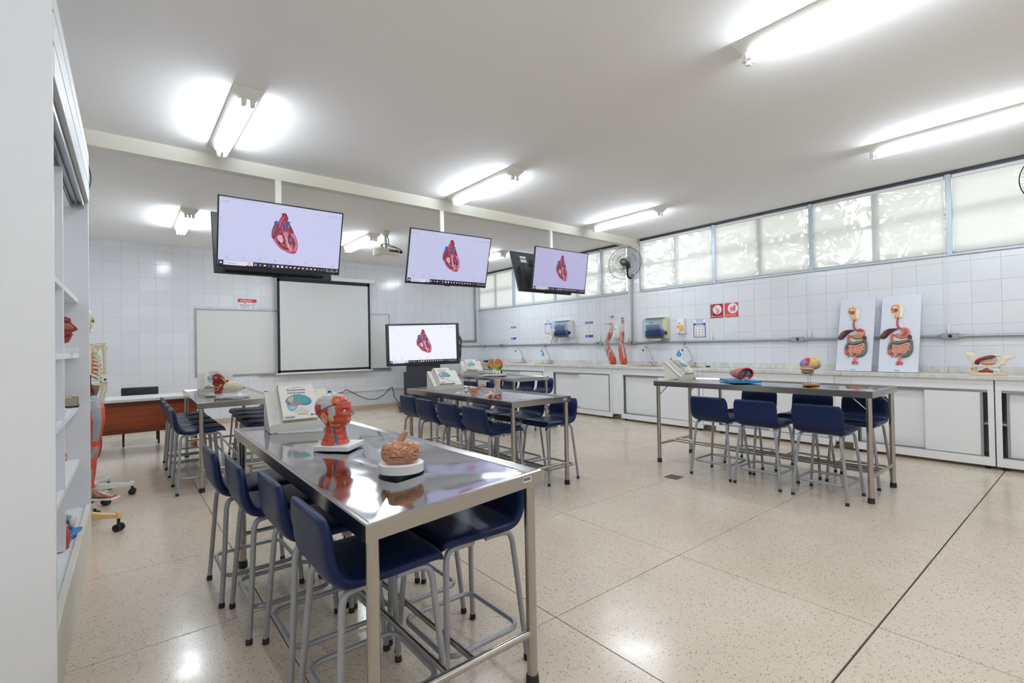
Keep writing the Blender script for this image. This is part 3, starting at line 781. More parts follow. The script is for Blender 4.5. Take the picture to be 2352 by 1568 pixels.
# ================================================================== STOOLS
def stool_parts():
    cl = [(.203, .556), (.190, .568), (.172, .577), (.10, .576), (0, .572), (-.10, .571), (-.150, .577), (-.178, .597), (-.196, .63), (-.206, .68), (-.213, .74), (-.221, .782)]
    th = [.012, .036, .048, .05, .05, .05, .052, .054, .052, .048, .044, .036]
    sp = spline([(x, 0, z) for x, z in cl], 3)
    n = len(sp); T = []
    for i in range(n): T.append((sp[min(i + 1, n - 1)] - sp[max(i - 1, 0)]).normalized())
    def shell(i0, i1, cap0, cap1):
        m = MB(); rings = []; K = 28
        idx = list(range(i0, i1 + 1))
        for i in idx:
            nrm = Vector((T[i].z, 0, -T[i].x)); f = i / (n - 1) * (len(th) - 1); a = int(min(f, len(th) - 2)); t = th[a] + (th[a + 1] - th[a]) * (f - a)
            hw = .194
            if i < 5: hw = .194 - .012 * (1 - i / 5) ** 2
            if i > n - 5: hw = .194 - .016 * ((i - n + 5) / 4) ** 2
            ring = []
            for k in range(K):
                an = 2 * PI * k / K; c, s_ = math.cos(an), math.sin(an); e = 2 / 5.5
                yy = hw * math.copysign(abs(c) ** e, c); zz = t / 2 * math.copysign(abs(s_) ** .75, s_)
                ring.append(sp[i] + Vector((0, yy, 0)) + nrm * zz)
            rings.append(ring)
        if cap0: 
            c0 = sum(rings[0], Vector()) / K; rings.insert(0, [c0 + (p - c0) * .8 - T[idx[0]] * .008 for p in rings[0]])
        if cap1:
            c1 = sum(rings[-1], Vector()) / K; a = rings[-1]; rings.append([c1 + Vector(((p - c1).x * .8, (p - c1).y * .985, (p - c1).z * .8)) + T[idx[-1]] * .009 for p in a]); rings.append([c1 + Vector(((p - c1).x * .4, (p - c1).y * .95, (p - c1).z * .4)) + T[idx[-1]] * .013 for p in a])
        v = [p for r in rings for p in r]; f = []
        for r in range(len(rings) - 1):
            for k in range(K):
                k2 = (k + 1) % K; f.append((r * K + k, r * K + k2, (r + 1) * K + k2, (r + 1) * K + k))
        f += [tuple(reversed(range(K))), tuple(range((len(rings) - 1) * K, len(rings) * K))]
        return m.add(v, f)
    cut = 24
    seat = mesh('seat', shell(0, cut, True, False), M['vinyl'], sharp=60)
    back = mesh('backrest', shell(cut, n - 1, False, True), M['vinyl'], sharp=60)
    out = [('seat', seat, []), ('backrest', back, [])]
    for sx in (-1, 1):
        for s_ in (-1, 1):
            path = spline([(sx * .03, s_ * .150, .541), (sx * .11, s_ * .150, .541), (sx * .148, s_ * .152, .533), (sx * .163, s_ * .158, .505), (sx * .168, s_ * .163, .46), (sx * .182, s_ * .185, .25), (sx * .199, s_ * .203, .022)], 3)
            lg = mesh('leg', MB().tube(path, .0122, 10), M['stool_grey'])
            cp = mesh('foot_cap', MB().cyl((sx * .1995, s_ * .2035, 0), (sx * .1985, s_ * .2025, .026), .0155, .014, 12), M['rubber'], .002)
            out.append(('leg', lg, [('foot_cap', cp)]))
    hx, hy, c = .176, .186, .055; z = .145; ring = []
    for (qx, qy, a0) in ((hx - c, hy - c, 0), (-hx + c, hy - c, 90), (-hx + c, -hy + c, 180), (hx - c, -hy + c, 270)):
        for k in range(6):
            a = math.radians(a0 + k * 18); ring.append((qx + c * math.cos(a), qy + c * math.sin(a), z))
    out.append(('foot_ring', mesh('foot_ring', MB().tube(ring, .0108, 10, closed=True), M['stool_grey']), []))
    m = MB()
    for s_ in (-1, 1): m.cyl((s_ * .085, -.15, .541), (s_ * .085, .15, .541), .010, n=8)
    out.append(('cross_bar', mesh('cross_bar', m, M['stool_grey']), []))
    return out
_sp = stool_parts()
def stool(lab, x, y, rz, group):
    t = thing('stool', lab, 'stool', (x, y, 0), rz, group)
    for nm, me, subs in _sp:
        o = obj(nm, me, t)
        for n2, m2 in subs: obj(n2, m2, o)
    return t
ordn = ['nearest the camera', 'second from the camera', 'third from the camera', 'farthest from the camera']
ROWS = [
 ('cabinet side of the head model table', 0, [(.715, 1.74), (.707, 2.25), (.645, 2.70), (.60, 3.15)], 'stools along the head model table'),
 ('aisle side of the head model table', PI, [(1.139, 1.80), (1.132, 2.28), (1.11, 2.723), (1.11, 3.163)], 'stools along the head model table'),
 ('cabinet side of the white brain table', 0, [(.60, 5.68), (.60, 6.13), (.60, 6.58), (.605, 7.03)], 'stools along the white brain table'),
 ('aisle side of the white brain table', PI, [(1.21, 5.665), (1.23, 6.11), (1.26, 6.54), (1.29, 7.0)], 'stools along the white brain table'),
 ('desk side of the cut foot table', 0, [(2.675, 3.61), (2.675, 4.06), (2.69, 4.54), (2.74, 5.02)], 'stools along the cut foot table'),
 ('window side of the cut foot table', PI, [(3.355, 3.60), (3.34, 4.06), (3.34, 4.52), (3.34, 5.0)], 'stools along the cut foot table'),
 ('room side of the coloured lobes table', 0, [(4.625, 5.93), (4.49, 6.36), (4.47, 6.82), (4.5, 7.26)], 'stools along the coloured lobes table'),
 ('window side of the coloured lobes table', PI, [(5.31, 5.99), (5.31, 6.45), (5.31, 6.91), (5.32, 7.36)], 'stools along the coloured lobes table'),
 ('aisle side of the braced table', 0, [(4.735, 1.58), (4.735, 2.095), (4.73, 2.54)], 'stools along the braced table'),
 ('window side of the braced table', PI, [(5.40, 1.54), (5.425, 2.01), (5.40, 2.54)], 'stools along the braced table')]
jit = random.Random(5)
for where, rz, pl, grp in ROWS:
    for i, (x, y) in enumerate(pl):
        o = ordn[i] if i < len(pl) - 1 else ordn[3]
        stool('navy low-back stool on the %s, %s' % (where, o), x, y, rz + jit.uniform(-.012, .012), grp)

# ================================================================== SCREENS
def heart_ui(k=1.0, bg=(205, 207, 243), asp=.5625):
    """screen picture, 1 wide and asp high, origin bottom left"""
    p = Print(.0002); A = lambda pts: [(x, y * asp) for x, y in pts]
    def c(r, g, b): q = S(r, g, b); return tuple(k * e for e in q)
    p.rect(0, 0, 1, asp, c(*bg))
    body = [(.4, .555), (.418, .677), (.452, .695), (.469, .639), (.512, .639), (.549, .668), (.585, .58), (.611, .468), (.619, .388), (.608, .293), (.592, .264), (.539, .276), (.483, .332), (.439, .404), (.411, .468)]
    p.blob(A([(.422, .736), (.45, .744), (.449, .67), (.42, .67)]), c(22, 96, 190), 2)
    p.blob(A(body), c(170, 62, 84))
    p.blob(A([(.4, .555), (.42, .682), (.452, .685), (.469, .635), (.436, .483), (.41, .478)]), c(122, 58, 84))
    p.blob(A([(.408, .56), (.424, .655), (.437, .66), (.42, .56), (.415, .51)]), c(146, 84, 112))
    p.poly(A([(.53, .759), (.546, .763), (.547, .70), (.534, .70)]), c(104, 82, 170))
    p.blob(A([(.537, .705), (.55, .709), (.585, .58), (.551, .608)]), c(116, 44, 70))
    p.blob(A([(.487, .63), (.491, .724), (.508, .763), (.53, .759), (.533, .654), (.509, .62)]), c(94, 70, 116))
    p.blob(A([(.506, .64), (.508, .74), (.516, .74), (.516, .64)]), c(120, 96, 142))
    p.blob(A([(.45, .645), (.458, .765), (.479, .84), (.473, .858), (.491, .882), (.51, .878), (.528, .823), (.527, .773), (.498, .756), (.486, .693), (.482, .638), (.469, .62)]), c(158, 36, 62))
    p.blob(A([(.459, .667), (.467, .758), (.488, .822), (.496, .815), (.477, .745), (.469, .659)]), c(204, 96, 112))
    p.poly(A([(.476, .856), (.49, .88), (.494, .85), (.482, .838)]), c(92, 24, 44)); p.poly(A([(.496, .879), (.509, .876), (.515, .845), (.503, .85)]), c(104, 26, 48))
    p.blob(A([(.471, .57), (.512, .449), (.56, .315), (.51, .327), (.448, .436)]), c(118, 32, 50))
    p.blob(A([(.456, .527), (.483, .533), (.499, .446), (.481, .422), (.447, .48)]), c(208, 176, 192))
    p.blob(A([(.495, .576), (.535, .585), (.545, .445), (.528, .42)]), c(206, 128, 144))
    p.blob(A([(.541, .576), (.576, .492), (.598, .415), (.584, .335), (.539, .43)]), c(126, 36, 56))
    p.blob(A([(.56, .57), (.585, .57), (.611, .468), (.616, .377), (.602, .302), (.588, .31), (.601, .415), (.588, .484)]), c(222, 120, 136))
    p.blob(A([(.49, .564), (.519, .5), (.576, .318), (.56, .30), (.521, .41)]), c(212, 146, 162))
    p.line(A([(.424, .462), (.45, .386), (.494, .315), (.565, .29)]), .014, c(216, 110, 122), 4)
    p.line(A([(.43, .47), (.452, .55), (.478, .60)]), .012, c(178, 50, 74), 3)
    p.line(A([(.478, .60), (.50, .52), (.52, .44)]), .008, c(140, 30, 52), 3)
    for a, b in (((.50, .40), (.53, .345)), ((.47, .44), (.50, .36)), ((.535, .40), (.545, .34)), ((.565, .42), (.585, .36)), ((.56, .40), (.58, .33)), ((.52, .50), (.535, .45)), ((.455, .47), (.49, .39)), ((.463, .46), (.496, .43)), ((.55, .5), (.56, .45))):
        p.line(A([a, b]), .0035, c(236, 196, 206))
    for q in ([(.462, .608), (.476, .591), (.502, .597), (.53, .592)], [(.548, .603), (.562, .52), (.547, .451)], [(.562, .52), (.574, .43), (.563, .387)], [(.562, .535), (.599, .486), (.606, .44)], [(.429, .482), (.459, .428)]):
        p.line(A(q), .005, c(84, 104, 186), 3)
    p.line(A([(.40, .50), (.411, .468), (.439, .402), (.483, .33), (.539, .274), (.592, .263)]), .004, c(110, 76, 160), 4)
    p.line(A([(.592, .263), (.608, .292), (.62, .388), (.612, .469), (.587, .572)]), .004, c(120, 66, 150), 4)
    g = c(150, 150, 190)
    p.text('Human Anatomy Atlas 2024: Complete 3D Human Body', .010, .977 * asp, .011, g)
    p.text('Voltar', .040, .928 * asp, .014, c(120, 120, 170)); p.line(A([(.012, .93), (.02, .945), (.03, .94), (.03, .925)]), .002, g)
    for x in (.066, .074): p.ell(x, .934 * asp, .0015, .0015, g, 8)
    for x in (.768, .792): p.ell(x, .93 * asp, .008, .008, g, 14); p.ell(x, .93 * asp, .006, .006, c(*bg), 14)
    for x in (.877, .911, .941): p.ell(x, .931 * asp, .011, .011, g, 16); p.ell(x, .931 * asp, .009, .009, c(*bg), 16); p.line([(x - .004, .931 * asp - .004), (x + .004, .931 * asp + .004)], .002, g)
    p.rect(.967, .918 * asp, .992, .947 * asp, g); p.rect(.9695, .922 * asp, .9895, .943 * asp, c(*bg))
    for x in (.91, .945, .983): p.rect(x - .004, .978 * asp, x + .004, .9815 * asp, g)
    p.rect(.008, .55 * asp, .012, .565 * asp, c(120, 120, 180)); p.rect(.010, .64 * asp, .014, .70 * asp, c(170, 170, 215))
    for i, x in enumerate((.063, .186, .311, .435, .56, .688, .813, .938)):
        y = .120 * asp
        if i in (2, 4): p.line([(x - .010, y - .008), (x + .010, y + .009)], .004, g)
        elif i == 3:
            for s_ in (-.008, .008): p.ell(x, y + s_, .0035, .0035, c(60, 60, 90), 10); p.ell(x + s_ * 1.3, y, .002, .002, g, 8)
        elif i == 5: p.text('TI', x - .008, y - .008, .022, g)
        else:
            for a, b in ((-.007, .006), (.007, .006), (-.007, -.006), (.007, -.006)): p.ell(x + a, y + b, .005, .005, g, 10); p.ell(x + a, y + b, .0035, .0035, c(*bg), 10)
        p.rect(x - .018, y - .021, x + .018, y - .0195, c(178, 178, 216))
    b0 = .073 * asp
    p.rect(0, 0, 1, b0, c(22, 22, 34)); p.rect(.038, .002, .262, b0 - .001, c(226, 224, 246))
    q = c(240, 244, 255)
    for a in (0, 1):
        for b in (0, 1): p.rect(.012 + a * .0085, .012 + b * .0085, .0195 + a * .0085, .0195 + b * .0085, q)
    p.ell(.052, .022, .006, .006, c(90, 90, 120), 14); p.ell(.052, .022, .0045, .0045, c(226, 224, 246), 14); p.line([(.048, .018), (.045, .013)], .0015, c(90, 90, 120))
    p.text('Pesquisar', .068, .014, .018, c(100, 100, 130))
    p.poly([(.205, .002), (.222, .013), (.236, .002)], c(70, 60, 120)); p.ell(.232, .024, .012, .012, c(244, 190, 96), 20); p.poly([(.232, .002), (.248, .012), (.262, .002)], c(54, 60, 150))
    cols = [(200, 210, 225), (30, 150, 220), (244, 204, 96), (96, 76, 214), (214, 110, 140), (216, 150, 160), (228, 228, 240)]
    for i, x in enumerate((.28, .317, .354, .388, .423, .459, .494)):
        if i == 1: p.ell(x, .021, .009, .009, c(*cols[i]), 16); p.ell(x + .002, .023, .005, .004, c(120, 220, 190), 12)
        elif i == 4: p.rect(x - .010, .012, x, .030, c(216, 96, 120)); p.rect(x, .012, x + .010, .030, c(96, 150, 230)); p.rect(x - .012, .001, x + .012, .0035, c(96, 170, 240))
        elif i == 2: p.rect(x - .009, .013, x + .009, .027, c(*cols[i])); p.rect(x - .009, .020, x + .009, .024, c(252, 232, 168))
        elif i >= 5: p.rect(x - .009, .012, x + .009, .030, q); p.rect(x - .005, .016, x + .001, .024, c(200, 60, 90))
        else: p.rect(x - .009, .013, x + .009, .029, c(*cols[i])); p.rect(x - .005, .017, x + .005, .025, c(40, 40, 70))
    for i, x in enumerate((.531, .564, .599, .634, .67, .705, .741, .775)):
        p.rect(x - .009, .018, x + .006, .024, q); p.rect(x + .002, .022, x + .010, .028, q); p.rect(x - .007, .013, x - .004, .02, q); p.rect(x + .002, .013, x + .005, .02, q)
    for x in (.808, .833, .858): p.ell(x, .021, .005, .005, q, 12); p.ell(x, .021, .0035, .0035, c(22, 22, 34), 12)
    p.text('POR', .876, .025, .012, q); p.text('PTB2', .876, .009, .012, q); p.text('14:34', .918, .025, .012, q); p.text('07/11/2023', .906, .009, .012, q)
    p.rect(.968, .014, .984, .029, q); p.rect(.970, .016, .982, .027, c(22, 22, 34))
    return p.mb
M['tv_back'] = mat('charcoal_tv_shell', S(48, 50, 54), .5)
M['tv_dark'] = mat('tv_mount_black', S(22, 23, 26), .5)
def lit(name, e):
    m = painted(name, .14, emit=e); m.cycles.emission_sampling = 'NONE'; return m
M['scr1'] = lit('lit_screen_a', .92); M['scr2'] = lit('lit_screen_b', .86); M['scr3'] = lit('lit_screen_c', .74); M['scr4'] = lit('lit_screen_d', 1.0)
ui = heart_ui(); uid = heart_ui(bg=(238, 240, 254)); uir = heart_ui(bg=(203, 198, 243))
def tv(loc, yaw, tilt, lab, screen, facing=1, w=1.115):
    """flat television, hung from a pole; local x right, y up, z out of the screen"""
    h = w * .575
    t = thing('television', lab, 'screen', loc)
    t.rotation_euler = (Matrix.Rotation(yaw + (0 if facing > 0 else PI), 3, 'Z') @ Matrix.Rotation(PI / 2 + tilt, 3, 'X')).to_euler()
    part('casing', MB().box(-w / 2, -h / 2, -.028, w / 2, h / 2, 0).box(-w * .42, -h * .46, -.062, w * .42, h * .12, -.02), M['tv_back'], t, .004)
    b = .012; bt = .022
    part('bezel', MB().box(-w / 2, -h / 2, 0, w / 2, -h / 2 + bt, .004).box(-w / 2, h / 2 - b, 0, w / 2, h / 2, .004).box(-w / 2, -h / 2, 0, -w / 2 + b, h / 2, .004).box(w / 2 - b, -h / 2, 0, w / 2, h / 2, .004), M['black_pl'], t, .001)
    if screen:
        mb = screen[0]; sw, sh = w - 2 * b, h - b - bt
        me = mesh('display', mb, screen[1])
        o = obj('display', me, t, (-w / 2 + b, -h / 2 + bt, .0008)); o.scale = (sw, sh / .5625, 1)
    else:
        part('display', MB().box(-w / 2 + b, -h / 2 + bt, 0, w / 2 - b, h / 2 - b, .001), M['black_gloss'], t)
    part('receiver_bump', MB().box(-.04, -h / 2 - .008, -.02, .04, -h / 2, .0), M['black_pl'], t, .002)
    bk = part('wall_mount', MB().box(-.19, -.14, -.075, -.16, .2, -.06).box(.16, -.14, -.075, .19, .2, -.06).box(-.22, .02, -.085, .22, .06, -.07), M['dark_pl'], t, .002)
    part('rating_label', MB().box(.28, .15, -.0295, .40, .25, -.0275), M['white_pl'], t)
    part('socket_recess', MB().box(.20, -.16, -.0300, .44, .12, -.0275), M['tv_dark'], t)
    part('socket_strip', MB().box(.30, -.15, -.034, .325, .10, -.0295), M['galv'], t, .001)
    part('rear_vent', MB().box(-.46, .20, -.031, .46, .215, -.0275), M['tv_dark'], t)
    pts = [(.30, -.05, -.040), (.40, -.02, -.06), (.41, .05, -.06), (.34, .09, -.06), (.2, .08, -.09), (.02, .06, -.09)]
    part('cable', MB().tube(spline(pts, 4), .006, 6), M['rubber'], t)
    return t
M['black_gloss'] = mat('black_glass', S(12, 12, 14), .1)
def pole(x, lab, z1, arm=.31):
    t = thing('ceiling_pole', lab, 'pole', (x, 5.425, z1))
    part('tube', MB().box(-.028, -.02, 0, .028, .02, 3.10 - z1), M['cream_metal'], t, .004)
    part('mount_arm', MB().box(-.05, -arm, .06, .05, .10, .12), M['dark_pl'], t, .004)
    return t
tv((1.249, 5.061, 2.421), -.016, .265, 'largest-looking hanging television showing the heart, over the projection screen', (ui, M['scr1']))
tv((1.27, 5.53, 2.40), 0, .25, 'television hung back to back behind the largest-looking heart screen', None, -1)
tv((3.175, 5.12, 2.409), -.055, .264, 'middle hanging television showing the heart, above the interactive display', (ui, M['scr2']))
tv((5.248, 5.286, 2.46), -.007, .16, 'dimmer hanging television showing the heart, in front of the window blinds', (uir, M['scr3']))
tv((5.10, 5.58, 2.44), .03, .30, 'dark-backed television tilted behind the dimmer heart screen', None, -1)
pole(1.293, 'cream pole from the beam to the largest-looking hanging television', 2.40); pole(3.24, 'cream pole from the beam to the middle hanging television', 2.42); pole(5.17, 'cream pole from the beam to the screens by the windows', 2.44, .09)

# interactive display on its stand
t = thing('interactive_display', 'black interactive display on a floor stand, showing the heart, beside the whiteboard', 'display', (5.105, 9.382, 0), -.388)
w, h = 1.43, 1.43 * 9 / 16; zc = 1.417; bz = .07
fr_ = part('casing', MB().box(-w / 2 - bz, .0, zc - h / 2 - .055, w / 2 + bz, .10, zc + h / 2 + .04), M['dark_pl'], t, .02, seg=3, rot=(0, -.015, 0), loc=(zc * .015, 0, 0))
o = obj('display', mesh('display', uid, M['scr4']), t, (-w / 2 + .004, -.004, zc - h / 2 - .010), (PI / 2, -.015, 0)); o.scale = (w, w, 1)
part('column', MB().box(-.36, .03, .62, .36, .12, zc - h / 2), M['dark_pl'], t, .006)
part('pedestal', MB().box(-.42, .0, .10, .42, .16, .82), M['dark_pl'], t, .008)
part('base', MB().box(-.55, -.28, .07, .55, .38, .11), M['dark_pl'], t, .012)
for a in (-.5, .5):
    for b in (-.24, .34): part('caster', MB().cyl((a - .012, b, .036), (a + .012, b, .036), .036, n=16), M['rubber'], t)
m = MB(); rr = random.Random(9)
for k in range(4):
    m.tube(spline([(w / 2 + .075 + .004 * k, .06, 1.62 - .05 * k), (w / 2 + .10 + .012 * k, .06, 1.5), (w / 2 + .085 + .01 * k, .07, 1.2), (w / 2 + .10, .06, 1.0), (w / 2 + .08, .08, .8), (w / 2 - .1, .12, .6)], 4), .005, 6)
part('side_cables', m, M['rubber'], t)
part('cable_plug', MB().box(w / 2 + .068, .04, 1.50, w / 2 + .11, .085, 1.57).box(w / 2 + .068, .04, 1.34, w / 2 + .10, .085, 1.40), M['black_pl'], t, .004)

# ================================================================== BOARDS, SIGNS
t = thing('whiteboard', 'long whiteboard on the end wall, half hidden by the projection screen', 'whiteboard', (2.94, YB, 1.495))
wl, hh = 1.865, .612
part('panel', MB().box(-wl, -.018, -hh, wl, -.008, hh), M['board_white'], t)
m = MB().box(-wl - .012, -.026, -hh - .012, wl + .012, -.002, -hh + .012).box(-wl - .012, -.026, hh - .012, wl + .012, -.002, hh + .012).box(-wl - .012, -.026, -hh, -wl + .012, -.002, hh).box(wl - .012, -.026, -hh, wl + .012, -.002, hh)
part('frame', m, M['alu'], t, .002)
part('pen_tray', MB().box(-wl * .45, -.05, -hh - .03, wl + .04, -.002, -hh - .014), M['alu'], t, .003)
t = thing('projection_screen', 'pull-down projection screen with black border in front of the whiteboard', 'projection screen', (3.36, YB - .125, 1.82))
sw, z0, z1 = .945, -.94, .95
part('cloth', MB().box(-sw, -.003, z0, sw, .003, z1), M['screen_cloth'], t)
b = .045
part('border', MB().box(-sw, -.0045, z0, -sw + b, .0042, z1).box(sw - b, -.0045, z0, sw, .0042, z1).box(-sw, -.0045, z0 + .01, sw, .0042, z0 + .055).box(-sw, -.0045, z1 - .07, sw, .0042, z1), M['black_cloth'] if 'black_cloth' in M else mat('black_border', S(24, 26, 40), .7), t)
part('case', MB().box(-sw - .04, -.04, z1, sw + .12, .05, z1 + .085), M['white_pl'], t, .01)
part('bottom_bar', MB().cyl((-sw - .04, 0, z0 - .012), (sw + .04, 0, z0 - .012), .016, n=12), M['white_pl'], t)
part('pull_cord', MB().cyl((.02, 0, z0 - .02), (.0, 0, z0 - .44), .002, n=5), M['white_pl'], t)

def sheet(name, lab, cat, pr, w, h, y=None, z=None, wall='R', x=None, group=None, th=.002):
    """a printed sheet fixed to a wall; the print's own origin is the sheet's centre"""
    t = thing(name, lab, cat, (XR - .003, y, z) if wall == 'R' else (x, YB - .003, z), 0, group)
    t.rotation_euler = RIGHT if wall == 'R' else BACK
    part('sheet', MB().box(-w / 2, -h / 2, -.001, w / 2, h / 2, th), M['white_pl'], t)
    part('print', pr.mb, M['print'], t, loc=(0, 0, th))
    return t
W_ = S(244, 244, 246); BL = S(20, 88, 168)
p = Print(); p.rect(-.16, -.097, .16, .097, W_).rect(-.16, .033, .16, .097, S(214, 44, 52)).text('ATENÇÃO', -.02, .048, .046, W_, .20, 'c', .0012)
ink = S(58, 66, 90)
p.text('USO', -.04, .006, .026, ink, None, 'c', .0008).text('OBRIGATÓRIO', -.04, -.028, .026, ink, .19, 'c', .0008).text('DE JALECO', -.04, -.064, .026, ink, .14, 'c', .0008)
for s_ in (-1, 1): p.line([(.107 + s_ * .004, .014), (.107 + s_ * .028, .006), (.107 + s_ * .034, -.03)], .003, ink).line([(.107 + s_ * .006, .010), (.107 + s_ * .012, -.02), (.107 + s_ * .014, -.075)], .003, ink)
p.line([(.093, -.075), (.121, -.075)], .003, ink).line([(.107, .0), (.107, -.07)], .002, ink)
sheet('safety_sign', 'white and red ATENÇÃO lab coat sign above the whiteboard', 'sign', p, .32, .195, x=1.912, z=2.228, wall='B')
def ban(c, lab, y, kind):
    p = Print(); p.rect(-.107, -.109, .107, .109, c)
    cx, cy_ = (.012, .02) if kind == 'phone' else (.022, .024); r = .072 if kind == 'phone' else .079
    p.ell(cx, cy_, r, r, W_, 40); k = S(206, 92, 110)
    if kind == 'phone':
        p.rect(cx - .018, cy_ - .055, cx + .022, cy_ + .022, k); p.rect(cx - .014, cy_ + .0, cx + .018, cy_ + .016, W_)
        for a in range(3):
            for b_ in range(3): p.rect(cx - .012 + a * .011, cy_ - .012 - b_ * .014, cx - .004 + a * .011, cy_ - .004 - b_ * .014, W_)
        p.rect(cx - .018, cy_ + .022, cx - .012, cy_ + .036, k); p.line([(cx - .03, cy_ + .042), (cx - .014, cy_ + .052), (cx + .004, cy_ + .042)], .005, k, 3)
    else:
        p.rect(cx - .045, cy_ - .045, cx + .022, cy_ - .034, k).rect(cx - .045, cy_ - .028, cx + .022, cy_ - .018, k).blob([(cx - .045, cy_ - .012), (cx - .03, cy_ + .008), (cx + .01, cy_ + .008), (cx + .022, cy_ - .012)], k)
        p.poly([(cx + .005, cy_ + .03), (cx + .045, cy_ + .03), (cx + .036, cy_ - .04), (cx + .026, cy_ - .04), (cx + .026, cy_ + .004), (cx + .01, cy_ + .012)], k).rect(cx + .0, cy_ + .032, cx + .05, cy_ + .040, k).line([(cx + .025, cy_ + .04), (cx + .03, cy_ + .062)], .006, k)
    p.line([(cx - .045, cy_ + .036), (cx + .044, cy_ - .036)], .007, S(168, 36, 62))
    if kind == 'phone': p.text('Proibido o uso de celular', 0, -.092, .020, W_, .185, 'c', .0006)
    else: p.text('PROIBIDO ENTRAR COM', -.098, -.076, .016, W_, .165).text('ALIMENTOS OU BEBIDAS', -.098, -.096, .016, W_, .172)
    sheet('prohibition_sign', lab, 'sign', p, .214, .218, y, 1.829, group='red prohibition signs')
ban(S(164, 20, 44), 'dark red no-phones sign crossed by the blind chain', 3.94, 'phone')
ban(S(218, 66, 70), 'brighter red no food or drink sign on the tiles', 3.702, 'food')
def poster(lab, y, z, w, h, kind):
    p = Print(); p.rect(-w / 2, -h / 2, w / 2, h / 2, W_); g = S(150, 152, 166)
    if kind == 'list':
        p.rect(-w / 2, h / 2 - h * .14, w / 2, h / 2, BL).rect(-w * .38, h / 2 - h * .09, w * .36, h / 2 - h * .055, S(226, 236, 250)); p.rect(-w / 2, -h / 2, w / 2, -h / 2 + h * .15, BL); p.rect(-w * .4, -h / 2 + h * .05, -w * .05, -h / 2 + h * .10, S(200, 220, 244))
        for i in range(6):
            yy = h * .28 - i * h * .095; p.ell(-w * .32, yy, h * .014, h * .014, g, 10); p.rect(-w * .2, yy + h * .006, w * (.22 + .08 * ((i * 7) % 3 - 1)), yy + h * .018, g)
            if i % 2 == 0: p.rect(-w * .2, yy - h * .02, w * .26, yy - h * .008, g)
    else:
        yb = h / 2 - h * .22
        for i in range(3): p.rect(-w * .3 + .02 * i * w, h / 2 - h * (.05 + .055 * i), w * (.36 - .04 * i), h / 2 - h * (.025 + .055 * i), S(120, 140, 180))
        p.rect(-w / 2, -h / 2, w / 2, yb, BL).rect(-w * .3, yb - h * .085, w * .3, yb - h * .04, S(214, 226, 246)).rect(-w / 2 + w * .065, -h / 2 + h * .03, w / 2 - w * .065, yb - h * .12, W_)
        for r_ in range(4):
            for c_ in range(3):
                x, yy = -w * .27 + c_ * w * .27, yb - h * .20 - r_ * h * .145
                p.blob([(x - w * .07, yy), (x - w * .02, yy + h * .03), (x + w * .06, yy + h * .01), (x + w * .05, yy - h * .03), (x - w * .04, yy - h * .025)], S(186, 176, 182), 2); p.rect(x - w * .07, yy - h * .055, x + w * .07, yy - h * .045, g)
    sheet('hygiene_poster', lab, 'poster', p, w, h, y, z, group='blue hygiene posters by the sinks')
poster('narrow blue and white list poster nearest the end wall corner', 9.02, 1.648, .19, .31, 'list')
poster('framed blue hand-washing poster partly behind the far soap dispenser', 7.815, 1.742, .20, .30, 'steps')
poster('blue-banded list poster between the far towel dispenser and the muscle arms', 6.62, 1.640, .205, .31, 'list')
poster('framed blue hand-washing poster under the two red signs', 4.237, 1.570, .212, .295, 'steps')
p = Print(); p.rect(-.033, -.05, .033, .05, S(40, 62, 150)).ell(0, .012, .022, .022, W_, 20).ell(0, .012, .014, .014, S(206, 150, 150), 16).rect(-.02, -.035, .02, -.025, W_)
sheet('small_notice', 'small dark blue notice above the upright muscle arm', 'sign', p, .066, .10, 5.785, 1.778)
def drop(lab, y, z, w, h, flat):
    pts = [(0, h / 2), (.16 * w, h * .22), (.42 * w, -.08 * h), (.5 * w, -.28 * h), (.32 * w, -.46 * h), (0, -.5 * h), (-.32 * w, -.46 * h), (-.5 * w, -.28 * h), (-.42 * w, -.08 * h), (-.16 * w, h * .22)]
    t = thing('water_drop_sticker', lab, 'sticker', (XR - .002, y, z), 0, 'blue water drop stickers'); t.rotation_euler = RIGHT
    part('sticker', MB().prism(smooth2(pts, 3), 0, .0015, col=S(10, 126, 196)), M['print'], t)
    p = Print(); p.blob([(x * .62, yy * .5 + .004) for x, yy in pts], S(60, 160, 214), 2); p.rect(-w * .2, -h * .34, w * .2, -h * .24, S(214, 236, 248)).rect(-w * .22, -h * .12, w * .22, -h * .06, S(200, 228, 246))
    part('print', p.mb, M['print'], t, loc=(0, 0, .0015))
drop('narrow blue drop sticker between the far faucets', 8.003, 1.167, .075, .128, 0); drop('wider blue drop sticker behind the tilted book', 4.622, 1.168, .09, .115, 1)

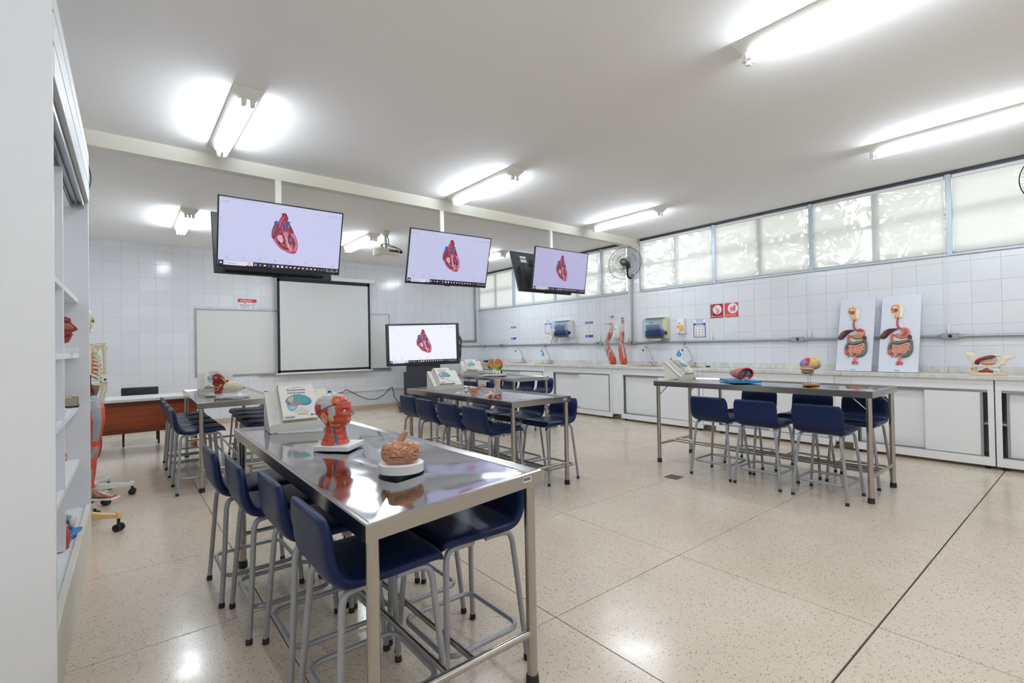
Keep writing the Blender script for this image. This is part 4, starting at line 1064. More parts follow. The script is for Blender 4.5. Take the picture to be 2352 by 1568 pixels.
# wall dispensers
def towel(y, z, w, h, body, lab):
    t = thing('towel_dispenser', lab, 'dispenser', (XR, y, z), 0, 'paper towel dispensers'); t.rotation_euler = RIGHT
    d = .22
    part('back_box', MB().box(-w / 2, -h / 2, 0, w / 2, h / 2, d * .55), body, t, .02, seg=3)
    m = MB()
    def fn(u, v):
        a = u * PI; x = -w / 2 + w * v
        return (x, h / 2 * math.cos(a) * .97, d * .52 + d * .48 * math.sin(a) ** .55)
    m.grid(fn, 22, 8, wrap=False)
    part('cover', m, M['smoke_blue'], t)
    part('paper_roll', MB().cyl((-w * .34, h * .10, d * .55), (w * .34, h * .10, d * .55), h * .22, n=24), M['white_pl'], t)
    part('feed_housing', MB().box(-w * .42, -h * .40, d * .3, w * .42, -h * .10, d * .86).box(-w * .36, -h * .10, d * .3, w * .36, .0, d * .6), mat('blue_plastic', S(92, 128, 172), .35) if 'bluep' not in M else M['bluep'], t, .012)
    part('paper_tail', MB().box(-w * .26, -h * .60, d * .5, w * .24, -h * .42, d * .505), M['white_pl'], t)
    part('feed_knob', MB().cyl((w * .5, -h * .24, d * .62), (w * .5 + .02, -h * .24, d * .62), .034, .030, 20), M['black_pl'], t, .003)
    p = Print(); p.rect(-w * .12, h * .22, w * .02, h * .25, S(60, 70, 90)); part('badge', p.mb, M['print'], t, loc=(0, 0, d * .93))
M['bluep'] = mat('blue_plastic', S(92, 128, 172), .35)
towel(7.27, 1.672, .44, .36, M['white_pl'], 'white towel dispenser with smoky cover between the far posters')
towel(4.99, 1.60, .41, .37, mat('ivory_plastic', S(226, 220, 184), .35), 'ivory-sided towel dispenser right of the fan post')
def soap(y, z, lab, amber=True):
    t = thing('soap_dispenser', lab, 'dispenser', (XR, y, z), 0, 'wall soap dispensers'); t.rotation_euler = RIGHT
    w, h, d = .13, .26, .10
    part('back_box', MB().box(-w / 2, -h / 2, 0, w / 2, h / 2, d * .7), M['white_pl'], t, .015, seg=2)
    if amber: part('soap_window', MB().box(-w * .46, -h * .30, d * .68, w * .46, h * .05, d * .86), mat('amber_soap', S(240, 180, 110), .25), t, .012)
    part('push_lever', MB().box(-w * .42, -h * .46, d * .7, -w * .02, -h * .16, d * 1.05), M['white_pl'], t, .008)
    p = Print(); p.rect(-w * .3, h * .16, w * .05, h * .20, S(70, 80, 130)); part('badge', p.mb, M['print'], t, loc=(0, 0, d * .705))
soap(7.60, 1.575, 'soap dispenser with amber soap left of the white towel dispenser'); soap(4.545, 1.617, 'soap dispenser with amber soap beside the ivory towel dispenser')
soap(5.90, 1.57, 'clear-white soap dispenser mostly hidden behind the upright muscle arm', False)
t = thing('wall_valve', 'chrome shut-off valve on the tiles above the muscle arms', 'valve', (XR, 6.03, 1.858)); t.rotation_euler = RIGHT
part('flange', MB().cyl((0, 0, 0), (0, 0, .012), .036, .03, 20), M['chrome'], t); part('handle', MB().cyl((0, 0, .012), (0, 0, .06), .012).box(-.055, -.008, .05, .02, .008, .066), M['chrome'], t, .003)
for y, z, lab, z1 in ((6.346, 1.445, 'blind chain weight beside the leaning muscle arm', 2.2), (5.661, 1.441, 'blind chain weight just beside the fan post', 2.2), (4.021, 1.416, 'blind chain weight hanging below the dark red sign', 2.2),
                  (2.616, 1.429, 'blind chain weight between poster and digestive boards', 2.2), (1.187, 1.439, 'blind chain weight above the conduit box near the pelvis model', 2.2), (7.727, 1.434, 'blind chain weight next to the far soap dispenser', 2.2)):
    t = thing('blind_chain', 'white ' + lab, 'blind chain', (XR - .022, y, z), 0, 'blind chains on the window wall')
    part('chain', MB().cyl((0, .012, .03), (0, .02, 1.72), .0022, n=5).cyl((0, -.012, .03), (0, -.02, 1.72), .0022, n=5), M['white_pl'], t)
    part('weight', MB().box(-.012, -.017, -.055, .012, .017, .05), M['white_pl'], t, .008)

# ================================================================== BOOK STANDS AND BOOKS
M['ink'] = M['print']
def cover_print(w, h):
    p = Print(); navy = S(40, 52, 92)
    p.rect(-w / 2, 0, w / 2, h, S(238, 235, 227))
    p.rect(-w * .12, h * .915, w * .16, h * .93, S(150, 140, 150))
    p.text('Anatomia', 0, h * .825, h * .088, navy, w * .52, 'c', .0007).text('Humana', 0, h * .735, h * .088, navy, w * .47, 'c', .0007)
    def q(x, y): return (-w / 2 + x * w, y * h)
    p.blob([q(.16, .50), q(.22, .62), q(.40, .70), q(.62, .70), q(.80, .62), q(.88, .50), q(.82, .40), q(.66, .37), q(.48, .42), q(.30, .44)], S(60, 140, 190))
    p.blob([q(.36, .48), q(.38, .66), q(.60, .68), q(.78, .60), q(.84, .50), q(.70, .43), q(.52, .46)], S(88, 168, 162))
    p.blob([q(.19, .50), q(.24, .60), q(.38, .67), q(.36, .52), q(.28, .46)], S(206, 186, 172))
    p.blob([q(.17, .47), q(.20, .56), q(.26, .50), q(.24, .43)], S(120, 140, 156))
    p.blob([q(.30, .44), q(.40, .48), q(.60, .45), q(.68, .39), q(.52, .40), q(.42, .36)], S(172, 120, 140))
    p.blob([q(.26, .42), q(.38, .47), q(.44, .40), q(.34, .37)], S(214, 128, 128))
    p.blob([q(.18, .44), q(.26, .42), q(.30, .36), q(.44, .37), q(.40, .27), q(.26, .24), q(.20, .32)], S(132, 178, 220))
    p.blob([q(.19, .45), q(.25, .49), q(.29, .43), q(.24, .41)], S(40, 140, 140))
    for i in range(5): p.rect(*q(.23 + .035 * i, .30), *q(.25 + .035 * i, .345), S(232, 236, 244))
    c = S(96, 100, 124)
    for i, (t, ww) in enumerate((('Atlas', .10), ('Fotográfico', .22), ('de Anatomia', .24), ('Sistêmica e Regional', .40))):
        p.text(t, w * .06, h * (.285 - i * .037), h * .030, c, w * ww, 'c')
    p.rect(*q(.42, .115), *q(.70, .130), S(170, 130, 130))
    p.rect(*q(.06, .03), *q(.34, .105), S(214, 220, 228)); p.rect(*q(.08, .035), *q(.32, .065), S(52, 58, 74))
    for i in range(9): p.rect(*q(.09 + .025 * i, .035), *q(.098 + .025 * i, .065), S(220, 224, 230))
    p.ell(w * .30, h * .075, w * .035, w * .022, S(34, 40, 60)); p.rect(*q(.85, .06), *q(.94, .085), S(110, 116, 136))
    return p.mb
_cov = mesh('print', cover_print(.212, .272), M['print'])
PHI = math.radians(46)
def book_stand(x, y, z, yaw, lab, blab, bx=-.01, phi=PHI):
    t = thing('book_stand', lab, 'book stand', (x, y, z), yaw, 'white sloping book stands')
    hw = .187; n = Vector((0, -math.sin(phi), math.cos(phi))); s = Vector((0, math.cos(phi), math.sin(phi))); L_ = .295
    o0 = Vector((0, .016, .012))
    m = MB()
    v = []
    for d in (0, -.013):
        for sx, k in ((-hw, 0), (hw, 0), (hw, L_), (-hw, L_)):
            p = o0 + s * k + n * (d + .013); v.append((sx, p.y, p.z))
    m.add(v, [(0, 1, 2, 3), (7, 6, 5, 4)], 0).add(v, [(0, 4, 5, 1), (1, 5, 6, 2), (2, 6, 7, 3), (3, 7, 4, 0)], 1)
    part('sloped_board', m, [M['mdf'], M['mdf_edge']], t)
    r = .018; pts = [(-hw, 0), (hw, 0), (hw, .052 - r), (hw - r * .3, .052 - r * .3), (hw - r, .052), (-hw + r, .052), (-hw + r * .3, .052 - r * .3), (-hw, .052 - r)]
    m = MB().prism(pts, 0, .014, 0, fr=lambda a, b, c: (a, .014 - c, b))
    part('lip', m, M['mdf'], t, .0015)
    yt = (o0 + s * L_).y; zt = (o0 + s * L_).z
    for sx in (-hw, hw - .012):
        pr = [(.014, 0), (yt - .004, 0), (yt - .004, zt - .006), (.014, .012)]
        part('side_panel', MB().prism(pr, sx, sx + .012, 0, fr=lambda a, b, c: (c, a, b)), M['mdf'], t, .001)
    for a, b in ((-.13, .16), (.14, .2), (-.15, .08), (.12, .27)):
        q = o0 + s * b + n * .0132
        part('screw', MB().cyl(Vector((a, q.y, q.z)), Vector((a, q.y, q.z)) + n * .001, .004, n=8), M['galv'], t)
    R = Matrix.Rotation(yaw, 4, 'Z') @ Matrix.Rotation(phi, 4, 'X')
    base = Vector((x, y, z)) + Matrix.Rotation(yaw, 3, 'Z') @ (Vector((bx, 0, 0)) + o0 + n * .0145 + s * .030)
    b = thing('atlas_book', blab, 'book', base, 0, 'anatomy atlases on the stands'); b.rotation_euler = R.to_euler()
    w, h, th = .212, .272, .040
    part('cover', MB().box(-w / 2, 0, 0, w / 2, h, .003).box(-w / 2, 0, th - .003, w / 2, h, th).box(-w / 2, 0, 0, -w / 2 + .004, h, th), mat('worn_cover', S(228, 220, 202), .5) if 'cov' not in M else M['cov'], b, .001)
    part('pages', MB().box(-w / 2 + .004, .004, .003, w / 2 - .005, h - .004, th - .003), M['paper'], b)
    obj('print', _cov, b, (0, 0, th))
    p = Print(); p.rect(0, 0, th * .8, h * .95, S(222, 214, 198)); p.rect(th * .25, h * .3, th * .5, h * .8, S(130, 126, 140)).rect(th * .05, h * .9, th * .75, h * .95, S(170, 60, 60))
    part('spine_print', p.mb, M['print'], b, loc=(-w / 2 - .0004, h * .02, th * .9), rot=(0, -PI / 2, 0) if False else (0, PI / 2 + PI, 0))
M['cov'] = mat('worn_cover', S(232, 227, 214), .5)
book_stand(.88, 3.165, .836, -.07, 'white book stand on the head model table, behind the head', 'worn Anatomia Humana atlas standing behind the anatomical head')
book_stand(.90, 6.86, .836, -.12, 'white book stand on the white brain table near the desk', 'Anatomia Humana atlas partly covered by the red half-head section')
book_stand(3.05, 4.98, .834, -.10, 'white book stand at the far end of the cut foot table', 'Anatomia Humana atlas at the far end of the cut foot table', -.02, math.radians(40))
book_stand(5.02, 7.36, .844, -.34, 'white book stand on the coloured lobes table below the display', 'Anatomia Humana atlas on the coloured lobes table', -.02, math.radians(42))
book_stand(5.36, 3.225, .900, -.06, 'white book stand on the braced table, seen from its side', 'Anatomia Humana atlas on the braced table, tilted before a blue drop', 0, math.radians(38))

# ================================================================== ANATOMICAL MODELS
PT = M['painted']
def gy(d, k, off, f=9.0):
    v = noise.noise(Vector((d.x * k + off, d.y * k - off, d.z * k + .3 * off)))
    w = noise.noise(Vector((d.x * k * 2.1 - off, d.y * k * 2.1, d.z * k * 2.1)))
    return abs(math.sin((v + .10 * w) * f))
def mixc(a, b, t): return tuple(x + (y - x) * t for x, y in zip(a, b))
# ---- head
HD = thing('anatomical_head', 'life-size anatomical head model with orange muscles, on a white base', 'anatomical model', (.882, 2.535, .820), -.80)
part('base', MB().box(-.093, -.093, 0, .093, .093, .026), M['white_pl'], HD, .003)
zs = [0, .02, .06, .085, .10, .115, .13, .15, .17, .19, .21, .23, .245, .256, .262]
xb = [-.088, -.083, -.068, -.066, -.070, -.080, -.099, -.115, -.122, -.124, -.120, -.105, -.082, -.052, -.034]
xf = [.046, .036, .030, .030, .046, .058, .060, .060, .056, .060, .057, .042, .016, -.008, -.028]
wd_ = [.078, .062, .050, .049, .048, .054, .060, .066, .069, .071, .070, .060, .046, .026, .003]
def headp(u, v):
    z = .262 * v; a, b, w = interp(zs, xb, z), interp(zs, xf, z), interp(zs, wd_, z)
    t = 2 * PI * u; c, s_ = math.cos(t), math.sin(t); cx = (a + b) / 2; r = (b - a) / 2
    x = cx + r * math.copysign(abs(c) ** .92, c); y = w * math.copysign(abs(s_) ** .9, s_)
    if c > 0:
        fn = math.exp(-(y / .0105) ** 2); up_ = .030 if z > .150 else .009
        x += .027 * fn * math.exp(-((z - .150) / up_) ** 2)                               # nose
        x += .007 * math.exp(-(y / .02) ** 2) * (math.exp(-((z - .128) / .0045) ** 2) + .9 * math.exp(-((z - .118) / .0045) ** 2))   # lips
        x += .008 * math.exp(-(y / .018) ** 2) * math.exp(-((z - .104) / .007) ** 2)     # chin
        x -= .010 * math.exp(-((abs(y) - .030) / .013) ** 2) * math.exp(-((z - .168) / .009) ** 2)  # eye sockets
        x += .004 * math.exp(-((abs(y) - .026) / .02) ** 2) * math.exp(-((z - .186) / .006) ** 2)   # brow
        y *= 1 - .10 * math.exp(-((z - .138) / .014) ** 2) * min(1, c * 1.3)
    else:
        pass
    y += .0012 * math.sin(z * 260 + x * 60) * (1 if z < .09 else 0)
    return (x, y, z)
ORG, GRY = S(188, 72, 46), S(186, 190, 194)
def headc(p):
    x, y, z = p; zc = .155 + .43 * (x + .114)
    st = .5 + .5 * math.sin((x * .8 + z * .6) * 620); dark = S(170, 58, 38)
    if abs(z - zc) < .0022 and z > .14: return S(44, 30, 28)
    if z < .092:
        c = mixc(ORG, dark, .35 * (.5 + .5 * math.sin(x * 420 + z * 90)))
        if abs(x - .004 + (z - .05) * .25) < .005 and abs(y) > .02: return S(56, 78, 128)
        return c
    if z > zc:
        if -.012 + (z - .2) * .1 < x < .042 and z < .246 and abs(y) < .066: return mixc(ORG, S(226, 140, 90), .4 * st)
        if x < -.062 and z < .205 and z < .165 + (x + .114) * 1.2 + .02: return mixc(ORG, dark, .3 * st)
        if x > .035: return S(224, 200, 176)
        return GRY
    if x > .066 and .140 < z < .156 and abs(y) < .016: return S(150, 176, 214)
    if x > .052 and .112 < z < .133 and abs(y) < .022: return S(206, 124, 112)
    if x > .050 and z < .108: return S(222, 200, 176)
    if abs(abs(y) - .062) < .02 and -.022 < x < .012 and .150 < z < .198: return mixc(GRY, S(206, 170, 164), .5 * (math.sin(x * 400 - z * 300) > .55))
    if -.03 < x < .0 and .118 < z < .150: return S(222, 196, 152)
    if x < -.05 and z < .15: return mixc(GRY, ORG, .5 + .4 * math.sin(x * 300))
    return mixc(ORG, dark, .4 * st)
part('head', MB().grid(headp, 150, 150, colf=headc, caps=True), PT, HD, loc=(0, 0, .026), sharp=80)
for s_ in (-1, 1):
    e = part('eye', MB().ball((.045, s_ * .029, .194), .0085, 14, 10, col=S(226, 222, 214)).ball((.0505, s_ * .0300, .194), .0048, 10, 8, col=S(60, 80, 104)), PT, HD)
    m = MB()
    def earf(u, v, s_=s_):
        t = 2 * PI * u; r = v; k = 1 - .35 * r
        rx, rz = .017 * r, .029 * r
        x = -.036 + rx * math.cos(t) - .006 * math.sin(t) * r; z = .163 + rz * math.sin(t)
        out = .003 + .012 * (1 - (1 - r) ** 2) + (.004 if r > .8 else 0) * math.cos(t)
        return (x - .006 * r, s_ * (.064 + out * (1 if r < .98 else .55)), z)
    m.grid(earf, 22, 8, colf=lambda p: S(220, 138, 118))
    part('ear', m, PT, HD)
    part('nerve', MB().tube(spline([(-.018, s_ * .070, .160), (-.012, s_ * .066, .135), (.008, s_ * .057, .125), (.03, s_ * .044, .128)], 4), .0015, 6, col=S(230, 190, 92)).tube(spline([(-.014, s_ * .062, .132), (-.010, s_ * .053, .10), (-.012, s_ * .052, .07), (-.006, s_ * .058, .045)], 4), .0015, 6, col=S(230, 190, 92)), PT, HD)
    part('vein', MB().tube(spline([(-.004, s_ * .054, .118), (.006, s_ * .050, .09), (.010, s_ * .053, .06), (.016, s_ * .056, .04), (.03, s_ * .046, .028)], 4), .0034, 8, col=S(64, 88, 136)).tube(spline([(.014, s_ * .054, .05), (-.002, s_ * .066, .036), (-.004, s_ * .068, .028)], 4), .003, 8, col=S(64, 88, 136)), PT, HD)
    part('artery', MB().tube(spline([(-.02, s_ * .070, .205), (-.008, s_ * .069, .225), (-.02, s_ * .062, .25), (-.03, s_ * .055, .258)], 4), .0012, 6, col=S(196, 70, 70)).tube(spline([(-.008, s_ * .0695, .225), (.006, s_ * .064, .242), (.0, s_ * .05, .262)], 4), .0012, 6, col=S(196, 70, 70)).tube(spline([(-.075, s_ * .0665, .215), (-.09, s_ * .056, .235), (-.08, s_ * .05, .25)], 4), .0012, 6, col=S(196, 70, 70)), PT, HD)
# ---- brown brain, upside down
t = thing('brown_brain', 'brown brain model upside down with its stem up, on a round white stand', 'anatomical model', (.922, 1.905, .814), -.65)
part('base', MB().grid(lambda u, v: (.094 * math.cos(2 * PI * u) * (1 if v < .95 else .97), .086 * math.sin(2 * PI * u) * (1 if v < .95 else .97), .036 * min(1, v / .95)), 48, 12, caps=True), M['white_pl'], t, sharp=50)
BR0, BR1 = S(196, 142, 110), S(150, 92, 66)
def bdisp(seed, amp, k=3.0, fis=0, f=9):
    def fn(d, q):
        g = gy(d, k, seed, f); r = 1 + amp * (g ** .6 - .55)
        if fis: r -= fis * math.exp(-(d.y / .06) ** 2)
        return q * r
    return fn
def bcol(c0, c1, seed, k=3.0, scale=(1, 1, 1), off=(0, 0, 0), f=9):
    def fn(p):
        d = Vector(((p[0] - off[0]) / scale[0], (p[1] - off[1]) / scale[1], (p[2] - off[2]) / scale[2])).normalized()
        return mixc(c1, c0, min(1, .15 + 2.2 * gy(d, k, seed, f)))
    return fn
def bdisp2(d, q):
    e = Vector([math.copysign(abs(c) ** .78, c) for c in d]); q = Vector((e.x * .079, e.y * .066, e.z * .049))
    r = q * (1 + .11 * (min(1, 1.5 * gy(d, 2.3, 3.1, 8)) - .75))
    h = math.hypot(r.x / .08, r.y / .07)
    if d.z > .2: r.z -= .016 * math.exp(-(h / .55) ** 2)
    return r
part('cerebrum', MB().ball((0, 0, .079), (.084, .070, .050), 130, 84, colf=bcol(BR0, BR1, 3.1, 2.3, (.084, .070, .05), (0, 0, .079), 8), disp=bdisp2), PT, t, sharp=80)
part('cerebellum', MB().ball((-.010, 0, .112), (.034, .040, .018), 30, 18, col=S(186, 128, 98), disp=lambda d, q: q * (1 + .05 * math.sin(d.z * 26))), PT, t, sharp=80)
part('brain_stem', MB().tube(spline([(-.005, .0, .112), (.004, -.002, .135), (.020, -.004, .158), (.026, -.004, .166)], 4), [.019, .018, .017, .016, .015, .014, .013, .0125, .012, .0115, .011, .0105, .010], 14, col=S(180, 138, 108)), PT, t)
part('slit', MB().box(-.035, -.0742, .071, .030, -.0705, .0725), M['dark_gap'], t)
# ---- white brain with red vessels on its stand, and the half head behind it
t = thing('white_brain', 'cream brain model with fine red vessels on a white plate', 'anatomical model', (.945, 5.93, .837), -.60)
part('plate', MB().box(-.135, -.10, 0, .125, .11, .024), M['white_pl'], t, .003)
part('plinth', MB().add([(-.06, -.05, .024), (.075, -.05, .024), (.075, .05, .024), (-.06, .05, .024), (-.045, -.032, .062), (.05, -.032, .062), (.05, .032, .062), (-.045, .032, .062)], [(4, 5, 6, 7), (0, 1, 5, 4), (1, 2, 6, 5), (2, 3, 7, 6), (3, 0, 4, 7)]), M['white_pl'], t)
def wbc(p):
    d = Vector((p[0] / .098, p[1] / .074, (p[2] - .112) / .062)).normalized(); g = gy(d, 2.4, 7.7, 7)
    return S(186, 104, 88) if g < .07 else mixc(S(214, 196, 170), S(236, 224, 202), min(1, g * 2))
part('cerebrum', MB().ball((0, 0, .112), (.098, .074, .062), 110, 70, colf=wbc, disp=bdisp(7.7, .05, 2.4, .1, 7)), PT, t, sharp=80)
t = thing('half_head_section', 'dark red half-head section model standing beside the white brain', 'anatomical model', (.86, 6.30, .837), -.55)
part('plate', MB().box(-.12, -.07, 0, .13, .08, .02), M['white_pl'], t, .003)
ol = [(-.035, .02), (.02, .02), (.03, .06), (.045, .08), (.05, .105), (.075, .115), (.085, .14), (.10, .16), (.085, .175), (.06, .155), (.05, .20), (.02, .235), (-.02, .245), (-.05, .225), (-.06, .19), (-.055, .155), (-.062, .13), (-.04, .11), (-.035, .07)]
fr = lambda x, y, z: (x, -z, y)
part('section', MB().prism(smooth2(ol, 3), -.02, .02, col=S(150, 44, 42), fr=fr).puff([(-.05, .15), (.0, .16), (.03, .19), (.0, .235), (-.045, .215)], .02, .012, S(166, 50, 46), fr=fr), PT, t)
m = MB(); Y_ = S(226, 184, 96)
m.tube(spline([fr(.035, .20, .026), fr(.06, .18, .028), fr(.085, .15, .026), fr(.095, .135, .024)], 3), .006, 8, col=Y_).tube(spline([fr(-.04, .10, .024), fr(.0, .095, .027), fr(.01, .075, .025), fr(-.02, .06, .024)], 3), .005, 8, col=Y_)
m.puff([(.01, .09), (.04, .10), (.045, .13), (.015, .125)], .018, .012, S(206, 160, 90), fr=fr).puff([(.06, .12), (.09, .13), (.10, .16), (.075, .155)], .018, .01, S(180, 116, 70), fr=fr)
m.ball(fr(-.018, .205, .03), .011, 12, 8, col=S(230, 226, 216)).ball(fr(-.018, .205, .039), .005, 8, 6, col=S(40, 40, 50))
part('glands_and_nerves', m, PT, t)
part('support_rod', MB().cyl((0, 0, .02), (0, 0, .05), .004, n=8), M['steel_leg'], t)
# ---- foot and salmon plaque
t = thing('cut_foot', 'foot model cut above the ankle with red and blue vessels', 'anatomical model', (2.925, 3.90, .826), 2.95)
FC = [S(206, 200, 196), S(176, 66, 62), S(150, 176, 196), S(228, 208, 150), S(216, 176, 160)]
def footc(p):
    a = math.atan2(p[1], p[0] + .0) * 5 + p[2] * 30; n_ = noise.noise(Vector((p[0] * 26, p[1] * 26, p[2] * 26)))
    if p[2] > .085: i = int((math.atan2(p[1], p[0] + .03) + PI) / (2 * PI) * 9) % 9; return [FC[1], FC[3], FC[0], FC[1], FC[2], FC[4], FC[3], FC[1], FC[2]][i]
    return FC[1] if n_ > .28 else FC[2] if n_ < -.32 else mixc(FC[0], FC[4], .4 + .8 * n_)
m = MB()
sec = [(0.0, .034, .040, .034, -.006), (.12, .040, .046, .036, -.010), (.25, .048, .052, .038, -.012), (.40, .06, .050, .034, -.016), (.55, .085, .046, .033, -.012), (.70, .118, .038, .034, -.004)]
def footp(u, v):
    t_ = 2 * PI * u; c, s_ = math.cos(t_), math.sin(t_)
    z = .175 * v
    fx = interp([0, .02, .05, .08, .11, .175], [.135, .125, .07, .022, .012, .016], z); bx_ = interp([0, .02, .05, .08, .11, .175], [-.062, -.068, -.062, -.05, -.046, -.052], z)
    w = interp([0, .02, .05, .08, .11, .175], [.036, .040, .034, .028, .026, .032], z)
    x = (fx + bx_) / 2 + (fx - bx_) / 2 * c
    return (x, w * math.copysign(abs(s_) ** .8, s_) * (1 - .25 * max(0, (x - .06) / .08) * (1 if z < .03 else 0)) + .001 * math.sin(x * 300), z)
m.grid(footp, 64, 64, colf=footc, caps=True)
part('foot', m, PT, t, sharp=70)
for k in range(5):
    part('toe', MB().ball((.128 - .006 * k, -.026 + .0125 * k, .009), (.015, .0062 if k else .008, .008), 10, 8, col=S(222, 206, 190)), PT, t)
t = thing('ear_bone_model', 'salmon bone plaque with a tail fin and white snail part, on the cut foot table', 'anatomical model', (2.87, 4.21, .829), -.75)
ol = [(-.055, .055), (-.062, .085), (-.045, .092), (-.035, .075), (.005, .070), (.045, .085), (.10, .112), (.112, .108), (.085, .075), (.05, .05), (.028, .012), (0, .0), (-.03, .01)]
part('temporal_bone', MB().prism(smooth2(ol, 3), -.014, .014, col=S(214, 152, 118), side=S(196, 124, 96), fr=fr), PT, t, .003)
part('cochlea', MB().ball((-.08, 0, .045), (.022, .018, .020), 16, 10, col=S(222, 220, 226)).ball((-.088, -.01, .04), .008, 10, 8, col=S(96, 110, 160)).cyl((-.085, 0, .0), (-.082, 0, .03), .003, n=8, col=S(190, 190, 200)).tube(spline([(-.08, 0, .06), (-.10, .01, .075), (-.095, .02, .05)], 3), .004, 6, col=S(120, 140, 180)), PT, t)
p = Print(); p.rect(-.012, -.003, .018, .003, S(120, 78, 60)); part('engraved_word', p.mb, M['print'], t, loc=(-.005, -.0146, .04), rot=(PI / 2, .25, 0))
# ---- coloured lobes on rods
t = thing('coloured_lobes', 'pair of lobes in orange, grey, yellow and green patches on rods', 'anatomical model', (4.98, 6.66, .838), -.66)
part('plate', MB().box(-.20, -.13, 0, .20, .13, .014), M['white_pl'], t, .003)
def lobe(sx, cx, w, h, dz):
    def col(p):
        x, z = (p[0] - cx) / w, (p[2] - dz) / h
        n_ = .12 * noise.noise(Vector((p[0] * 30, p[1] * 30, p[2] * 30)))
        if z > .42 + n_ + .35 * sx * x: return S(214, 112, 52)
        if z > .05 + n_ - .2 * sx * x: return S(150, 156, 164) if sx * x < .25 else S(214, 118, 56)
        if z > -.42 + n_ + .25 * sx * x: return S(222, 190, 48) if sx * x < .45 else S(206, 160, 52)
        return S(140, 178, 58) if sx * x < .2 else S(112, 88, 56)
    m = MB(); m.ball((cx, 0, dz), (w, .05, h), 48, 40, colf=col, disp=lambda d, q: Vector((q.x + sx * (.016 * (1 - d.z * d.z) - .01), q.y, q.z)) * (1 + .03 * noise.noise(d * 4)))
    return m
part('lobe', lobe(-1, -.068, .055, .098, .185), PT, t, sharp=80); part('lobe', lobe(1, .062, .072, .102, .185), PT, t, sharp=80)
part('hilum', MB().ball((-.004, .0, .16), (.016, .02, .05), 14, 10, col=S(206, 168, 156)), PT, t)
for x in (-.075, -.002, .06): part('rod', MB().cyl((x, 0, .012), (x, 0, .12), .0035, n=8), M['steel_leg'], t)
# ---- chest model on the blue base
t = thing('chest_model', 'hollow salmon chest model with red rim on a blue base', 'anatomical model', (5.21, 2.56, .905), .80)
BLU = S(30, 140, 200)
part('base', MB().prism([(-.22, -.14), (.22, -.14), (.22, .14), (-.22, .14)], 0, .022, col=BLU), PT, t, .003)
def shell(u, v):
    a = 2 * PI * u; x = -.12 + .24 * v; k = interp([0, .25, .6, 1], [.42, .80, 1.0, 1.0], v)
    return (x + .02 * math.sin(a) * v, -.078 * math.cos(a) * k * 1.0, .022 + .066 + .062 * math.sin(a) * k)
R_ = Matrix.Rotation(-2.95, 4, 'Z')
m = MB().grid(shell, 40, 18, colf=lambda p: mixc(S(206, 128, 102), S(178, 92, 76), .5 + .5 * math.sin(p[0] * 120 + p[2] * 90))); m.xf(R_)
part('body_wall', m, PT, t, sharp=70)
m = MB(); m.tube([(.12 + .02 * math.sin(a), -.076 * math.cos(a), .088 + .060 * math.sin(a)) for a in [2 * PI * k / 28 for k in range(28)]], .0095, 8, closed=True, col=S(196, 52, 46)); m.xf(R_); part('rim', m, PT, t)
m = MB(); m.add([(.105, -.07 * math.cos(a), .088 + .055 * math.sin(a)) for a in [2 * PI * k / 24 for k in range(24)]], [tuple(range(24))], 0, S(92, 96, 106))
for s_ in (-1, 1): m.puff([(s_ * .02, -.02), (s_ * .062, -.01), (s_ * .052, .035), (s_ * .015, .045)], 0, .012, S(108, 114, 124), fr=lambda x, y, z: (.106 + z, x, .088 + y))
m.puff([(-.02, -.055), (.03, -.055), (.034, -.02), (.008, .005), (-.012, -.02)], 0, .015, S(170, 44, 46), fr=lambda x, y, z: (.106 + z, x, .088 + y))
m.xf(R_); part('cavity', m, PT, t)
m = MB().puff([(-.022, -.012), (.022, -.012), (.02, .014), (-.02, .014)], 0, .016, S(120, 184, 206), fr=lambda x, y, z: (.122 + z, x, .040 + y)).puff([(-.045, -.016), (.045, -.016), (.03, .006), (-.03, .006)], 0, .010, S(222, 146, 88), fr=lambda x, y, z: (.12 + z, x, .036 + y)); m.xf(R_); part('vertebra', m, PT, t)
m = MB().ball((-.135, .0, .090), (.032, .030, .028), 18, 12, colf=lambda p: S(120, 182, 186) if p[2] > .092 else S(170, 50, 60)).cyl((-.10, 0, .088), (-.125, 0, .09), .034, .030, col=S(150, 70, 100)); m.xf(R_); part('neck_stump', m, PT, t)
# ---- coloured brain on wooden base
t = thing('coloured_brain', 'brain model with yellow, red and violet areas on an oval wooden base', 'anatomical model', (5.215, 1.865, .8985), -.66)
part('base', MB().grid(lambda u, v: (.082 * math.cos(2 * PI * u), .05 * math.sin(2 * PI * u), .02 * v), 40, 4, caps=True), M['light_wood'], t, .002)
for x in (-.028, -.004): part('rod', MB().cyl((x, 0, .018), (x, 0, .10), .003, n=8), M['chrome'], t)
def cbc(p):
    x, y, z = p[0] / .095, p[1] / .075, (p[2] - .205) / .065
    d = Vector((x, y, z)).normalized(); g = gy(d, 2.8, 5.2, 8)
    base = S(226, 192, 168)
    if x < -.78 + .3 * (z - .2) and z > -.15: base = S(150, 150, 206)
    elif x < -.60 + .35 * z and z > -.1: base = S(206, 52, 40)
    elif z > .18 - .2 * x and x < .85: base = S(230, 188, 92)
    if abs(x - .38 + .28 * z * z) < .018: return S(96, 66, 52)
    if z < -.45 and x < -.2: base = S(220, 176, 150)
    if (x + .45) ** 2 + (z + .55) ** 2 < .012: base = S(96, 150, 60)
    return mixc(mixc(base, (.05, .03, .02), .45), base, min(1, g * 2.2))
part('cerebrum', MB().ball((0, 0, .205), (.095, .075, .066), 100, 64, colf=cbc, disp=lambda d, q: bdisp(5.2, .045, 2.8, .12, 8)(d, q) * (1 if d.z > -.3 else 1 - .22 * (-.3 - d.z))), PT, t, sharp=80)
